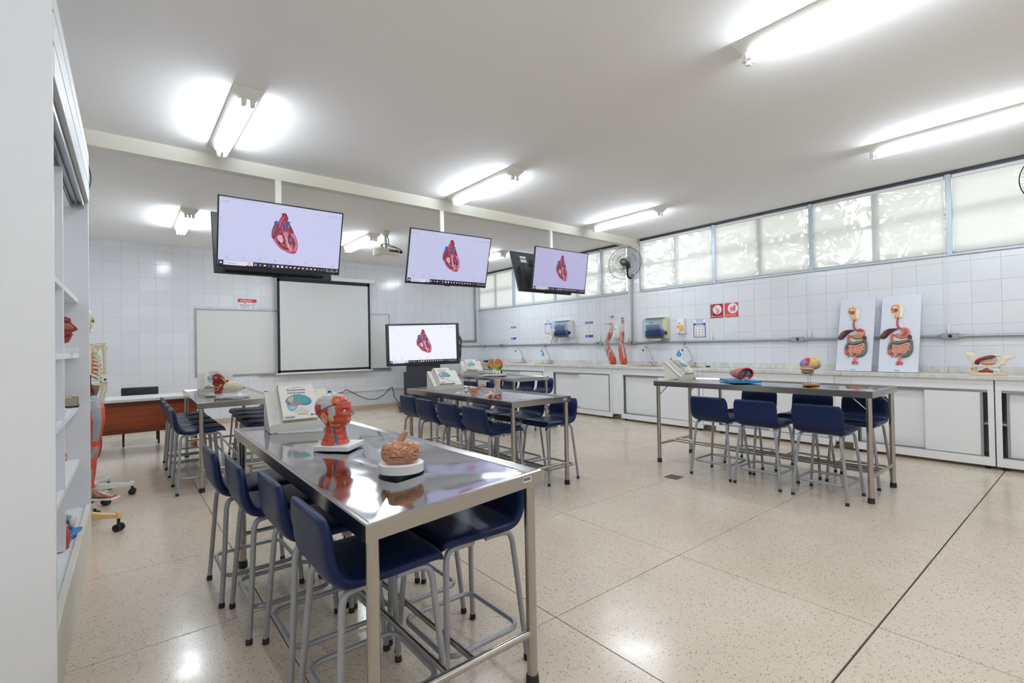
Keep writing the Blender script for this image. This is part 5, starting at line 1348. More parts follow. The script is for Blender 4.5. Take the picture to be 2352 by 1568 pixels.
part('cerebellum', MB().ball((-.045, 0, .135), (.042, .045, .024), 30, 22, colf=lambda p: mixc(S(170, 156, 120), S(140, 128, 96), .5 + .5 * math.sin(p[2] * 900))), PT, t, sharp=80)
part('brain_stem', MB().tube(spline([(.012, 0, .165), (.005, 0, .135), (.0, 0, .112), (-.002, 0, .095)], 3), [.026, .025, .024, .023, .021, .019, .017, .015, .013, .012], 14, col=S(196, 176, 158)), PT, t)
part('temporal_lobe', MB().ball((-.035, 0, .165), (.058, .066, .026), 36, 22, col=S(222, 182, 156), disp=bdisp(2.2, .04, 3)), PT, t, sharp=80)

# ---- muscle arms (upside-down limbs) on the worktop
MUS, TEN = S(196, 80, 54), S(186, 184, 180)
def limbc(seed, top):
    def fn(p):
        a = math.atan2(p[1], p[0]); s_ = math.sin(a * 3 + p[2] * 9 + seed)
        if p[2] > top: return mixc(TEN, S(216, 190, 160), .5 + .5 * math.sin(a * 4))
        if s_ > .55 and p[2] > .12: return TEN
        return mixc(MUS, S(176, 60, 42), .4 * (.5 + .5 * math.sin(a * 14 + p[2] * 5)))
    return fn
def limb(lab, y, yaw, lean, seed, nm):
    t = thing('arm_muscle_model', lab, 'anatomical model', (6.955, y, .968), yaw, 'muscle arm models on the worktop')
    pth = spline([(.0, 0, .0), (.012, 0, .04), (.004, 0, .10), (-.05 * lean, 0, .20), (-.112 * lean, 0, .30), (-.12 * lean, 0, .36), (-.088 * lean, 0, .44), (-.032 * lean, 0, .55), (.0, 0, .64), (.018 * lean, 0, .69), (.022 * lean, 0, .72)], 4)
    n = len(pth); rad = [interp([0, .06, .16, .34, .5, .6, .7, .85, .95, 1], [.03, .062, .066, .060, .045, .038, .042, .030, .022, .017], i / (n - 1)) for i in range(n)]
    part('limb', MB().tube(pth, rad, 22, colf=limbc(seed, .58)), PT, t, sharp=80)
    part('shoulder_muscle', MB().ball((.035 * lean + .01, -.02, .075), (.046, .05, .068), 26, 18, colf=lambda p: mixc(MUS, S(180, 62, 44), .5 + .5 * math.sin(p[0] * 260 + p[2] * 60))), PT, t, sharp=80)
    part('forearm_muscle', MB().ball((-.105 * lean, -.012, .40), (.036, .036, .085), 22, 16, colf=lambda p: MUS if math.sin(p[0] * 170 + p[2] * 40) < .5 else TEN), PT, t, sharp=80)
    part('biceps', MB().ball((-.06 * lean, -.03, .22), (.032, .034, .10), 22, 16, colf=lambda p: mixc(MUS, S(214, 110, 84), .5 + .5 * math.sin(p[0] * 300))), PT, t, sharp=80)
    part('tendon', MB().tube(spline([(-.11 * lean, -.05, .30), (-.09 * lean, -.045, .42), (-.035 * lean, -.035, .54), (.0, -.028, .64)], 4), .007, 8, col=TEN), PT, t)
    part('bone_stub', MB().ball((0, -.062, .055), (.016, .010, .02), 12, 8, col=S(222, 196, 150)), PT, t)
    hd = MB().ball((-.028 if lean > .6 else .012, 0, .735), (.072 if lean > .6 else .032, .024, .024), 22, 12, colf=lambda p: MUS if p[0] > -.01 and p[2] > .738 else S(206, 180, 150), disp=lambda d, q: Vector((q.x, q.y, q.z + .20 * -q.x * .5)))
    h_ = part('hand', hd, PT, t)
    for k in range(4): part('finger', MB().tube([((-.06, -.012 + .008 * k, .744) if lean > .6 else (0, -.012 + .008 * k, .744)), ((-.115, -.014 + .009 * k, .757) if lean > .6 else (-.014, -.014 + .009 * k, .757)), ((-.155, -.014 + .009 * k, .756) if lean > .6 else (-.028, -.014 + .009 * k, .762))], [.006, .0055, .004], 7, col=S(208, 184, 158)), PT, h_)
    part('pin', MB().cyl((0, 0, -.012), (0, 0, .02), .006, n=8), M['chrome'], t)
tag(part('display_plinth', MB().box(6.86, 5.69, .946, 7.05, 5.985, .968).box(6.90, 5.375, .946, 7.06, 5.685, .968), M['white_pl'], None, .003), 'long white double base plate under the two muscle arms', 'base plate')
limb('muscle arm model bent in a zigzag, left one of the pair', 5.745, -PI / 2, 1.0, .4, 0)
limb('muscle arm model standing almost straight, right one of the pair', 5.50, -PI / 2 + .1, .22, 1.9, 1)

# ---- digestive system boards leaning on the tiles
def digestive(y, lab, stomach_open):
    t = thing('digestive_board', lab, 'anatomical model', (6.985, y, .953), 0, 'digestive system relief boards')
    tilt = math.atan2(.265, .905)
    t.rotation_euler = (Matrix.Rotation(-PI / 2, 3, 'Z') @ Matrix.Rotation(PI / 2 - tilt, 3, 'X')).to_euler()
    w, h = .372, .935
    part('board', MB().box(-w / 2, 0, -.02, w / 2, h, 0), mat('white_relief_board', S(226, 229, 240), .4) if 'rb' not in M else M['rb'], t, .002)
    q = lambda x, y_: ((x - 925) / 645 * w - w / 2, (1455 - y_) / 1330 * h)
    Q = lambda L_: [q(*p) for p in L_]
    P3 = lambda L_, z: [Vector((*q(*p), z)) for p in L_]
    m = MB().puff(Q([(1085, 325), (1148, 300), (1155, 255), (1190, 258), (1240, 290), (1275, 300), (1305, 360), (1285, 520), (1150, 525), (1140, 440), (1095, 425), (1108, 400), (1085, 370)]), 0, .020, S(232, 208, 170), k=.8)
    m.puff(Q([(1230, 300), (1300, 350), (1290, 510), (1245, 510), (1225, 420)]), .016, .008, S(236, 230, 216), k=.7)
    part('head_section', m, PT, t)
    m = MB()
    m.puff(Q([(1130, 370), (1200, 360), (1215, 400), (1180, 430), (1135, 415)]), .016, .012, S(176, 60, 58))
    m.puff(Q([(1095, 355), (1118, 345), (1120, 395), (1100, 395)]), .016, .009, S(184, 66, 70))
    for k in range(3): m.tube(spline(P3([(1100, 330 - 12 * k), (1160, 300 + 4 * k), (1230, 335 + 10 * k), (1240, 400)], .021), 3), .003, 6, col=S(214, 150, 80))
    m.tube(spline(P3([(1232, 345), (1228, 430), (1212, 520)], .020), 3), .005, 8, col=S(216, 140, 84)); m.tube(spline(P3([(1180, 440), (1165, 500)], .018), 2), .006, 8, col=S(222, 150, 96))
    part('mouth_and_throat', m, PT, t)
    part('esophagus', MB().tube(spline(P3([(1215, 525), (1205, 600), (1225, 680), (1275, 720)], .014), 5), .0095, 12, col=S(190, 54, 66)), PT, t)
    st = Q([(1272, 712), (1325, 690), (1390, 712), (1425, 775), (1412, 840), (1350, 888), (1250, 885), (1178, 838), (1190, 808), (1245, 824), (1296, 800), (1290, 750)])
    if stomach_open:
        m = MB().puff(st, 0, .030, S(214, 150, 136), k=.86); cx = sum(p[0] for p in st) / 12; cy2 = sum(p[1] for p in st) / 12
        m.puff([(cx + (p[0] - cx) * .8, cy2 + (p[1] - cy2) * .82) for p in st], .0302, .002, S(206, 116, 104), k=.9)
        for k in range(4): m.tube(spline(P3([(1330 + 18 * k, 730 + 6 * k), (1345 + 14 * k, 800), (1290 + 14 * k, 855)], .0335), 4), .002, 6, col=S(186, 86, 80))
    else:
        b_ = q(0, 800)[1]; b2 = q(0, 740)[1]
        m = MB().puff(st, 0, .038, S(176, 132, 92), k=.5)
        for i, f in enumerate(m.f):
            yc = sum(m.v[j][1] for j in f) / len(f); xc = sum(m.v[j][0] for j in f) / len(f)
            if yc > b_ and xc > q(1270, 0)[0]: m.c[i] = S(222, 150, 132) if b_ < yc < q(0, 765)[1] else S(190, 60, 56)
    part('stomach', m, PT, t)
    m = MB().puff(Q([(925, 870), (950, 800), (1010, 740), (1100, 707), (1228, 712), (1150, 755), (1090, 805), (1012, 882)]), 0, .036, S(84, 34, 46), k=.5)
    m.puff(Q([(965, 812), (1000, 795), (1010, 815), (975, 830)]), .030, .008, S(92, 106, 84)); m.tube(P3([(1030, 760), (1050, 790)], .037), .002, 6, col=S(190, 180, 120))
    part('liver', m, PT, t)
    part('duodenum', MB().tube(spline(P3([(1150, 805), (1130, 860), (1140, 930), (1200, 940)], .014), 4), .014, 12, col=S(196, 100, 88)), PT, t)
    part('spleen', MB().puff(Q([(1400, 835), (1440, 830), (1452, 880), (1430, 925), (1400, 880)]), 0, .028, S(92, 42, 72)), PT, t)
    part('pancreas', MB().puff(Q([(1175, 915), (1290, 900), (1390, 880), (1380, 905), (1290, 930), (1190, 938)]), .004, .018, S(226, 222, 204)), PT, t)
    m = MB().tube(spline(P3([(1095, 1075), (1105, 1000), (1140, 950), (1260, 968), (1420, 915), (1455, 990), (1455, 1105), (1400, 1175), (1310, 1195)], .014), 5), .0145, 12, col=S(92, 104, 88))
    m.tube(spline(P3([(1110, 1000), (1145, 952), (1260, 962), (1415, 915)], .027), 5), .003, 6, col=S(186, 200, 184)); m.tube(spline(P3([(1320, 1180), (1400, 1150), (1438, 1090), (1445, 1000)], .026), 4), .0022, 6, col=S(206, 214, 196))
    part('colon', m, PT, t)
    SI = S(226, 164, 140)
    m = MB().puff(Q([(1130, 985), (1270, 1000), (1420, 950), (1436, 1060), (1380, 1150), (1250, 1160), (1230, 1200), (1170, 1190), (1140, 1100)]), 0, .020, mixc(SI, S(160, 90, 76), .6), k=.9)
    for L_ in ([(1145, 1010), (1210, 1030), (1270, 1010), (1300, 1040)], [(1300, 1010), (1350, 990), (1410, 975), (1415, 1020), (1350, 1030)], [(1150, 1045), (1200, 1060), (1180, 1090), (1240, 1080), (1250, 1050)], [(1290, 1060), (1340, 1050), (1400, 1045), (1410, 1085), (1350, 1080), (1300, 1090)],
               [(1170, 1115), (1220, 1110), (1250, 1130), (1280, 1110), (1330, 1110), (1375, 1115), (1350, 1145), (1290, 1140)], [(1175, 1150), (1200, 1140), (1215, 1170), (1190, 1190)], [(1160, 1075), (1155, 1110), (1185, 1140)], [(1270, 1035), (1275, 1080), (1260, 1105)]):
        m.tube(spline(P3(L_, .020), 4), .0085, 9, col=SI)
    part('small_intestine', m, PT, t)
    part('cecum', MB().puff(Q([(1072, 1080), (1125, 1075), (1150, 1120), (1130, 1165), (1085, 1150)]), 0, .028, S(196, 96, 96)).tube(P3([(1140, 1165), (1145, 1215)], .008), .004, 8, col=S(120, 110, 90)), PT, t)
    m = MB().tube(spline(P3([(1275, 1180), (1278, 1230), (1268, 1290)], .014), 4), [.012, .012, .012, .013, .014, .015, .015, .015, .014], 12, col=S(216, 128, 104)).ball(P3([(1273, 1178)], .022)[0], (.010, .006, .006), 12, 8, col=S(70, 30, 40))
    m.puff(Q([(1215, 1330), (1225, 1280), (1255, 1295), (1270, 1290), (1300, 1290), (1330, 1285), (1322, 1335), (1285, 1325), (1250, 1335)]), 0, .018, S(206, 92, 90))
    part('rectum', m, PT, t)
    pr = Print(); pr.rect(*q(1195, 1425), *q(1290, 1434), S(90, 96, 110)); part('caption', pr.mb, M['print'], t)
M['rb'] = mat('white_relief_board', S(226, 229, 240), .4)
digestive(2.030, 'white digestive system board with closed brown stomach, farther one', False)
digestive(1.592, 'white digestive system board with opened pink stomach, nearer one', True)
# ---- pelvis
t = thing('pelvis_model', 'cream pelvis model with red artery on a tan base at the frame edge', 'anatomical model', (6.93, .835, .946), -PI / 2); t.scale = (1.28, 1.1, 1.0)
part('base', MB().grid(lambda u, v: (.112 * math.cos(2 * PI * u) * (1 - .15 * v), .07 * math.sin(2 * PI * u) * (1 - .15 * v), .034 * v), 40, 5, caps=True), mat('tan_base', S(222, 200, 160), .45), t, .003)
BN = S(228, 216, 192)
for s_ in (-1, 1):
    L_ = [(-.133, .221), (-.114, .236), (-.077, .233), (-.0585, .197), (-.053, .163), (-.061, .129), (-.077, .109), (-.09, .102), (-.104, .15), (-.12, .19)] if s_ < 0 else [(.0745, .177), (.093, .204), (.1357, .211), (.16, .19), (.1357, .167), (.1144, .143), (.1064, .116), (.077, .099), (.053, .105), (.069, .129)]
    m = MB().puff(L_, 0, .016, BN, fr=lambda x, y, z: (x, -.012 - z + .25 * (y - .1), y), k=.7).puff(L_, 0, .012, BN, fr=lambda x, y, z: (x, -.012 + z + .25 * (y - .1), y), k=.7)
    part('hip_wing', m, PT, t, sharp=70)
    part('pubic_arch', MB().tube(spline([(s_ * .072, -.03, .11), (s_ * .055, -.055, .09), (s_ * .012, -.066, .098), (s_ * .02, -.062, .07), (s_ * .055, -.04, .04), (s_ * .07, -.01, .06), (s_ * .07, .0, .10)], 4), .0095, 10, col=BN), PT, t)
m = MB().puff([(-.05, .034), (.05, .034), (.03, .062), (0, .074), (-.03, .062)], 0, .02, S(150, 50, 34), fr=lambda x, y, z: (x, -.045 - z, y)); part('muscle_floor', m, PT, t)
m = MB().tube(spline([(-.062, -.03, .11), (-.055, -.035, .15), (-.02, -.03, .18), (.02, -.01, .195), (.045, .0, .19)], 5), .011, 12, col=S(158, 20, 44)); part('artery', m, PT, t)
m = MB().tube(spline([(-.052, -.02, .11), (-.042, -.025, .145), (-.01, -.01, .165), (.03, .01, .175)], 5), .008, 10, col=S(66, 100, 140)); part('vein', m, PT, t)
part('uterus', MB().ball((.005, -.02, .125), (.045, .03, .022), 22, 14, col=S(216, 152, 140)).tube(spline([(-.03, -.02, .13), (-.015, -.03, .145), (.005, -.025, .15)], 3), .009, 8, col=S(206, 150, 50)), PT, t)
part('sacrum', MB().ball((.01, .045, .155), (.045, .022, .05), 20, 14, col=S(230, 222, 204)).ball((.045, .03, .20), (.035, .02, .012), 14, 8, col=S(230, 222, 204)), PT, t)
pr = Print(); pr.rect(-.016, -.022, .016, .022, W_).rect(-.010, -.014, .010, -.004, S(150, 130, 180)).rect(-.012, .002, -.006, .006, S(60, 110, 110)).rect(.004, .010, .010, .013, S(150, 140, 180))
part('tag', pr.mb, M['print'], t, loc=(.058, -.078, .052), rot=(PI / 2, 0, 0)); part('orange_plug', MB().ball((-.085, -.05, .065), (.009, .009, .016), 12, 8, col=S(222, 150, 24)), PT, t)
t = tag(part('black_case', MB().ball((0, 0, .028), (.13, .05, .03), 28, 14, disp=lambda d, q: Vector((math.copysign(min(abs(q.x), .118), q.x), q.y, max(q.z, -.028) + .004 * math.sin(q.x * 40)))), M['rubber'], None, loc=(6.98, 9.6, .949), rot=(0, 0, -.75)), 'soft black case lying on the worktop near the end wall', 'case')

# ================================================================== FANS, PROJECTOR, DESK, SKELETON, SHELF THINGS
M['wire'] = mat('black_wire', S(40, 40, 46), .4, .4)
def fan(c, nrm, lab, cat_loc, mount):
    """wall fan: c hub centre, nrm facing direction; mount is a list of world points of the bracket"""
    t = thing('wall_fan', lab, 'fan', c, 0, 'black wall fans')
    n = Vector(nrm).normalized(); t.rotation_euler = n.to_track_quat('Z', 'Y').to_euler()
    R, d = .292, .075
    m = MB()
    for z, s_ in ((.0, 1), (0, -1)):
        for k in range(52):
            a = 2 * PI * k / 52; ca, sa = math.cos(a), math.sin(a)
            m.tube([(ca * .055, sa * .055, s_ * d), (ca * .17, sa * .17, s_ * (d + .012)), (ca * .255, sa * .255, s_ * d * .8), (ca * R, sa * R, 0)], .0013, 4, caps=False)
    for r, z, th in ((R, 0, .0045), (.20, d * .97, .002), (.20, -d * .97, .002), (.12, d * 1.12, .0018)):
        m.tube([(r * math.cos(2 * PI * k / 48), r * math.sin(2 * PI * k / 48), z) for k in range(48)], th, 5, closed=True)
    part('guard', m, M['wire'], t)
    hb = part('hub_cap', MB().cyl((0, 0, d - .01), (0, 0, d + .016), .064, .058, 28), M['black_pl'], t, .003)
    p = Print(); p.rect(-.028, -.004, .028, .010, S(206, 190, 150)).rect(-.018, -.016, .018, -.010, S(170, 60, 60)); part('badge', p.mb, M['print'], hb, loc=(0, 0, d + .016))
    m = MB()
    for k in range(3):
        a = 2 * PI * k / 3 + .5
        def bl(u, v, a=a):
            r = .05 + .20 * v; w = (.35 + .55 * math.sin(PI * (.25 + .6 * v))) * (u - .5); x, y = r * math.cos(a + w), r * math.sin(a + w); return (x, y, .02 * (u - .5) * 2)
        m.grid(bl, 8, 8, wrap=False)
    part('blade', m, M['clear_pl'], t)
    part('motor', MB().cyl((0, 0, -.02), (0, 0, -.10), .03, .06, 24).cyl((0, 0, -.10), (0, 0, -.21), .066, .05, 24), M['black_pl'], t, .006)
    iq = n.to_track_quat('Z', 'Y').inverted()
    L_ = [iq @ (Vector(q) - Vector(c)) for q in mount]
    part('wall_arm', MB().tube(L_, .02, 10), M['black_pl'], t)
    return t
fan((6.93, 5.40, 2.757), (-.90, -.36, .16), 'black wire wall fan on a grey post between the two window bands', 0, [(7.10, 5.46, 2.72), (7.16, 5.53, 2.66), (7.20, 5.55, 2.56), (XR - .03, 5.55, 2.53)])
fan((6.90, .285, 2.835), (-.93, -.30, .14), 'black wire wall fan cut off by the frame edge before the blinds', 0, [(7.08, .30, 2.80), (7.16, .30, 2.72), (XR - .03, .30, 2.56)])
fan((-.455, 6.02, 3.0), (.5, -.85, -.1), 'black wire wall fan peeking out from behind the shelf cabinet', 0, [(-.6, 6.02, 3.0), (-.70, 6.02, 2.95), (XL + .01, 6.02, 2.9)])
for y, lab, zt in ((5.55, 'grey pipe rising from the conduit to the black wall fan', 2.56), (.30, 'grey pipe rising to the fan cut off by the frame edge', 2.58)):
    t = thing('fan_post', lab, 'pipe', (XR - .03, y, 1.38))
    part('pipe', MB().cyl((0, 0, 0), (0, 0, zt - 1.38), .019, n=14), M['galv'], t); part('cap_box', MB().box(-.035, -.035, zt - 1.40, .026, .035, zt - 1.33), M['galv'], t, .006)

t = thing('projector', 'white ceiling projector with dangling black cables', 'projector', (3.36, 7.37, 2.87), .03)
pts = [(-.19, -.13), (-.155, -.155), (.155, -.155), (.19, -.13), (.17, .12), (.10, .15), (-.10, .15), (-.17, .12)]
m = MB().prism(pts, -.045, .05)
part('body', m, M['cream_metal'], t, .014, seg=2)
part('underside_plate', MB().box(-.11, -.11, -.052, .12, .10, -.043), M['white_pl'], t, .003)
part('rear_ports', MB().box(-.02, -.158, .0, .15, -.152, .03), M['dark_pl'], t)
part('lens', MB().cyl((.0, .14, .0), (.0, .18, .0), .035, n=20), M['black_pl'], t, .003)
part('mount_pole', MB().cyl((0, 0, .05), (0, 0, ZC - 2.87 - .05), .022, n=16).cyl((0, 0, .05), (0, 0, .07), .06, n=20).cyl((0, 0, .19), (0, 0, .20), .028, n=16), M['cream_metal'], t)
part('ceiling_rose', MB().cyl((0, 0, ZC - 2.87 - .085), (0, 0, ZC - 2.87), .032, .085, 24), M['cream_metal'], t)
m = MB()
for a in ([(-.12, -.10, .05), (-.15, -.14, .09), (-.05, -.08, .13), (.05, -.06, .12), (.12, -.12, .08), (.10, -.17, .02)], [(.03, -.05, .10), (.14, -.10, .085), (.19, -.12, .06), (.20, -.14, .02)], [(-.13, -.12, .10), (-.10, -.12, .05), (-.07, -.15, .02)], [(0, -.03, .30), (.03, -.04, .20), (.02, -.05, .12), (-.06, -.10, .07)]):
    m.tube(spline(a, 4), .006, 6)
part('cables', m, M['rubber'], t)
part('cable_plugs', MB().box(.17, -.165, -.01, .21, -.135, .035).box(.05, -.175, .005, .10, -.155, .025), M['black_pl'], t, .004)

# teacher desk and chair
t = thing('teacher_desk', 'teacher desk with pale top and mahogany front before the end wall', 'desk', (.10, 8.30, 0))
part('top', MB().box(-.75, -.30, .70, .76, .36, .738), M['board_white'], t, .004)
part('modesty_panel', MB().box(-.72, -.21, .33, .735, -.19, .64), M['mahogany'], t, .002)
part('apron', MB().box(-.73, -.215, .635, .74, -.185, .70).box(-.73, -.215, .285, .74, -.185, .335), m_wood('dark_mahogany', S(84, 36, 20), S(116, 54, 28)), t, .002)
part('end_panel', MB().box(.70, -.19, .0, .74, .30, .70), M['mahogany'], t, .002); part('end_panel', MB().box(-.72, -.19, .0, -.68, .30, .70), M['mahogany'], t, .002)
t = thing('desk_chair', 'black padded chair tucked behind the teacher desk', 'chair', (.235, 9.08, 0))
part('backrest', MB().box(-.225, .17, .50, .225, .225, .815), mat('black_leatherette', S(30, 32, 38), .45), t, .022, seg=3)
part('seat', MB().box(-.22, -.21, .42, .22, .20, .475), bpy.data.materials['black_leatherette'], t, .02, seg=3)
for a in (-.205, .205):
    for b in (-.20, .215): part('leg', MB().cyl((a, b, 0), (a * .97, b, .50 if b > 0 else .43), .013, n=10), M['black_pl'], t)

# floor drain
t = thing('floor_drain', 'square grey floor drain in front of the braced table', 'drain', (4.285, 2.79, 0), .05)
part('frame', MB().box(-.075, -.075, -.004, .075, .075, .0012), mat('drain_metal', S(120, 118, 112), .45, .6), t)
m = MB()
for i in range(-3, 4):
    for j in range(-3, 4): m.box(i * .02 - .006, j * .02 - .005, .001, i * .02 + .006, j * .02 + .005, .0018)
part('slots', m, M['dark_pl'], t)

# ---- wheeled stands, skeleton and muscle leg behind the shelf cabinet
def star(t, r, a0, m_, h=.105, n=5, w=.03, c=(0, 0)):
    for k in range(n):
        a = math.radians(a0 + k * 360 / n); ca, sa = math.cos(a), math.sin(a)
        arm = part('base_arm', MB().add([(ca * .02 - sa * w, sa * .02 + ca * w, h + .03), (ca * .02 + sa * w, sa * .02 - ca * w, h + .03), (ca * r + sa * w * .5, sa * r - ca * w * .5, h), (ca * r - sa * w * .5, sa * r + ca * w * .5, h),
            (ca * .02 - sa * w, sa * .02 + ca * w, h - .035), (ca * .02 + sa * w, sa * .02 - ca * w, h - .035), (ca * r + sa * w * .5, sa * r - ca * w * .5, h - .025), (ca * r - sa * w * .5, sa * r + ca * w * .5, h - .025)],
            [(0, 1, 2, 3), (7, 6, 5, 4), (0, 4, 5, 1), (1, 5, 6, 2), (2, 6, 7, 3), (3, 7, 4, 0)]).cyl((ca * r, sa * r, h - .03), (ca * r, sa * r, h + .016), .017, n=12), m_, t, .003)
        q = Vector((ca * r, sa * r, 0)); e = Vector((-sa, ca, 0))
        arm.location = (c[0], c[1], 0)
        part('caster', MB().cyl(q + e * .006 + Vector((0, 0, .028)), q + e * .028 + Vector((0, 0, .028)), .028, n=18).cyl(q - e * .006 + Vector((0, 0, .028)), q - e * .028 + Vector((0, 0, .028)), .028, n=18).cyl(q + Vector((0, 0, .03)), q + Vector((0, 0, h - .03)), .010, n=8), M['rubber'], arm)
M['yellow_base'] = mat('yellow_cream_plastic', S(228, 196, 128), .4)
t = thing('model_stand', 'cream yellow wheeled stand foot sticking out past the shelf cabinet', 'stand', (-.33, 4.96, 0)); star(t, .395, -37.5, M['yellow_base'], .125, n=3); part('pole', MB().cyl((0, 0, .10), (0, 0, 1.75), .014, n=12), M['chrome'], t)
# skeleton
SK = thing('skeleton', 'full-size skeleton half hidden behind the shelf cabinet, red dome in its ribs', 'anatomical model', (-.262, 5.92, 0), .45)
Bn = M['bone']
star(SK, .35, 36, M['white_pl'], .11)
part('stand_pole', MB().cyl((0, .06, .1), (0, .06, 1.5), .012, n=10), M['chrome'], SK)
def skull(d, q):
    if d.z < -.25: q = Vector((q.x * .78, q.y * .8 - .018, q.z * 1.12))
    for s_ in (-1, 1):
        k = (d - Vector((s_ * .40, -.86, -.12)).normalized()).length
        if k < .34: q = q * (.80 + .2 * k / .34)
    if (d - Vector((0, -.92, -.42)).normalized()).length < .16: q *= .86
    return q
sk = part('skull', MB().ball((0, -.02, 1.64), (.078, .095, .098), 44, 34, disp=skull), Bn, SK, sharp=80)
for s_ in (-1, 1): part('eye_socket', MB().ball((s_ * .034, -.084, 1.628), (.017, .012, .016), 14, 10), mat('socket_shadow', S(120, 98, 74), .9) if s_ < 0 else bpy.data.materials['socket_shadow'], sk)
part('jaw', MB().tube(spline([(-.052, -.005, 1.60), (-.05, -.03, 1.555), (-.025, -.085, 1.53), (.025, -.085, 1.53), (.05, -.03, 1.555), (.052, -.005, 1.60)], 4), .011, 10), Bn, sk)
part('spine', MB().tube([(0, .03 + .03 * math.sin(z * 5), z) for z in [.96 + .02 * k for k in range(31)]], [.022 + .006 * (k % 2) for k in range(31)], 10), Bn, SK)
for k in range(9):
    z = 1.40 - .038 * k; w = interp([0, 2, 5, 8], [.085, .12, .142, .130], k)
    for s_ in (-1, 1):
        pts = [(s_ * .02, .06, z + .03), (s_ * w * .75, .075, z + .02), (s_ * w, .0, z - .02), (s_ * w * .75, -.075, z - .05), (s_ * .03, -.10, z - .045)]
        part('rib', MB().tube(spline(pts, 4), .0075, 7), Bn, SK)
part('sternum', MB().box(-.018, -.108, 1.14, .018, -.096, 1.40), Bn, SK, .004)
part('diaphragm', MB().grid(lambda u, v: (.105 * math.cos(2 * PI * u) * math.sin(PI / 2 * (v * .97 + .03)), -.02 + .075 * math.sin(2 * PI * u) * math.sin(PI / 2 * (v * .97 + .03)), 1.15 + .16 * math.cos(PI / 2 * v)), 36, 14, colf=lambda p: mixc(S(206, 90, 70), S(226, 130, 110), .5 + .5 * math.sin(math.atan2(p[1], p[0]) * 30))), PT, SK)
part('back_muscle', MB().tube(spline([(.06, .06, 1.17), (.055, .05, 1.05), (.07, .03, .95)], 4), .028, 12, col=S(120, 52, 40)), PT, SK)
for s_ in (-1, 1):
    part('clavicle', MB().tube(spline([(s_ * .02, -.09, 1.415), (s_ * .09, -.07, 1.43), (s_ * .165, -.02, 1.425)], 4), .008, 8), Bn, SK)
    part('scapula', MB().add([(s_ * .07, .085, 1.40), (s_ * .165, .04, 1.42), (s_ * .10, .08, 1.25), (s_ * .07, .097, 1.40), (s_ * .165, .052, 1.42), (s_ * .10, .092, 1.25)], [(0, 1, 2), (3, 5, 4), (0, 3, 4, 1), (1, 4, 5, 2), (2, 5, 3, 0)]), Bn, SK)
    part('humerus', MB().tube(spline([(s_ * .162, .005, 1.415), (s_ * .168, .005, 1.39), (s_ * .166, .0, 1.33), (s_ * .168, .0, 1.2), (s_ * .17, 0, 1.12), (s_ * .172, 0, 1.095)], 3), [.012, .019, .023, .024, .022, .018, .015, .0125, .012, .012, .0122, .013, .015, .019, .022, .020], 12), Bn, SK)
    fa = part('forearm', MB().tube([(s_ * .166, .01, 1.09), (s_ * .152, .012, 1.0), (s_ * .125, .005, .85)], [.016, .009, .010], 10).tube([(s_ * .180, -.01, 1.085), (s_ * .172, -.012, .98), (s_ * .138, -.005, .85)], [.012, .008, .012], 10), Bn, SK)
    for k in range(4): part('finger_bone', MB().tube([(s_ * (.112 + .009 * k), -.005, .84), (s_ * (.100 + .011 * k), -.012, .77), (s_ * (.090 + .011 * k), -.008, .70)], [.006, .005, .0035], 7), Bn, fa)
    part('hip_bone', MB().grid(lambda u, v, s_=s_: (s_ * (.045 + .095 * math.sin(PI * .5 * v) * (.6 + .4 * math.sin(PI * u))), -.05 + .12 * u, .88 + .17 * v), 10, 10, wrap=False).grid(lambda u, v, s_=s_: (s_ * (.035 + .095 * math.sin(PI * .5 * v) * (.6 + .4 * math.sin(PI * u))), -.05 + .12 * u, .88 + .165 * v), 10, 10, wrap=False), Bn, SK)
    part('thigh_bone', MB().tube([(s_ * .085, 0, .92), (s_ * .115, 0, .88), (s_ * .095, 0, .7), (s_ * .05, 0, .50)], [.024, .022, .015, .028], 12), Bn, SK)
    part('shin_bone', MB().tube([(s_ * .05, 0, .49), (s_ * .05, 0, .4), (s_ * .05, 0, .17)], [.028, .016, .018], 12), Bn, SK)
    part('foot_bones', MB().tube([(s_ * .05, .04, .14), (s_ * .05, -.03, .15), (s_ * .055, -.09, .13)], [.026, .028, .014], 10), Bn, SK)
pr = Print(); pr.rect(-.022, -.03, .022, .03, W_).rect(-.012, -.02, .012, .0, S(70, 62, 90)).rect(-.015, .008, -.004, .014, S(110, 120, 150)); pr.rect(.008, .012, .014, .02, S(170, 150, 200))
part('paper_tag', pr.mb, M['print'], SK, loc=(.128, -.09, 1.10), rot=(PI / 2, 0, 0))
# muscle leg
LG = thing('leg_muscle_model', 'life-size muscle leg model with grey tendons, on a white wheeled stand', 'anatomical model', (-.19, 5.24, 0), -.62)
star(LG, .33, -9.5, M['white_pl'], .11, w=.035, c=(-.293, .049))
part('stand_pole', MB().cyl((-.293, .049, .10), (-.293, .049, 1.02), .012, n=10).cyl((-.293, .049, 1.0), (0, 0, .97), .010, n=8), M['chrome'], LG)
zz_ = [.15, .19, .24, .32, .40, .46, .50, .54, .58, .66, .78, .88, .95, .985]
rx_ = [.050, .040, .034, .050, .060, .056, .054, .056, .062, .078, .092, .092, .078, .05]
ox_ = [-.02, -.02, -.02, -.025, -.028, -.015, .0, .004, .0, .0, .004, -.004, -.012, -.02]
def legp(u, v):
    z = .15 + .835 * v; r = interp(zz_, rx_, z); o = interp(zz_, ox_, z); t_ = 2 * PI * u
    k = 1 + .05 * math.sin(3 * t_ + 5 * z) + .02 * math.sin(7 * t_ - 9 * z)
    return (o + r * 1.05 * k * math.cos(t_), r * k * math.sin(t_) * .95, .2 + (z - .15) * .785 / .835)
LO, LG_ = S(202, 84, 54), S(150, 154, 162)
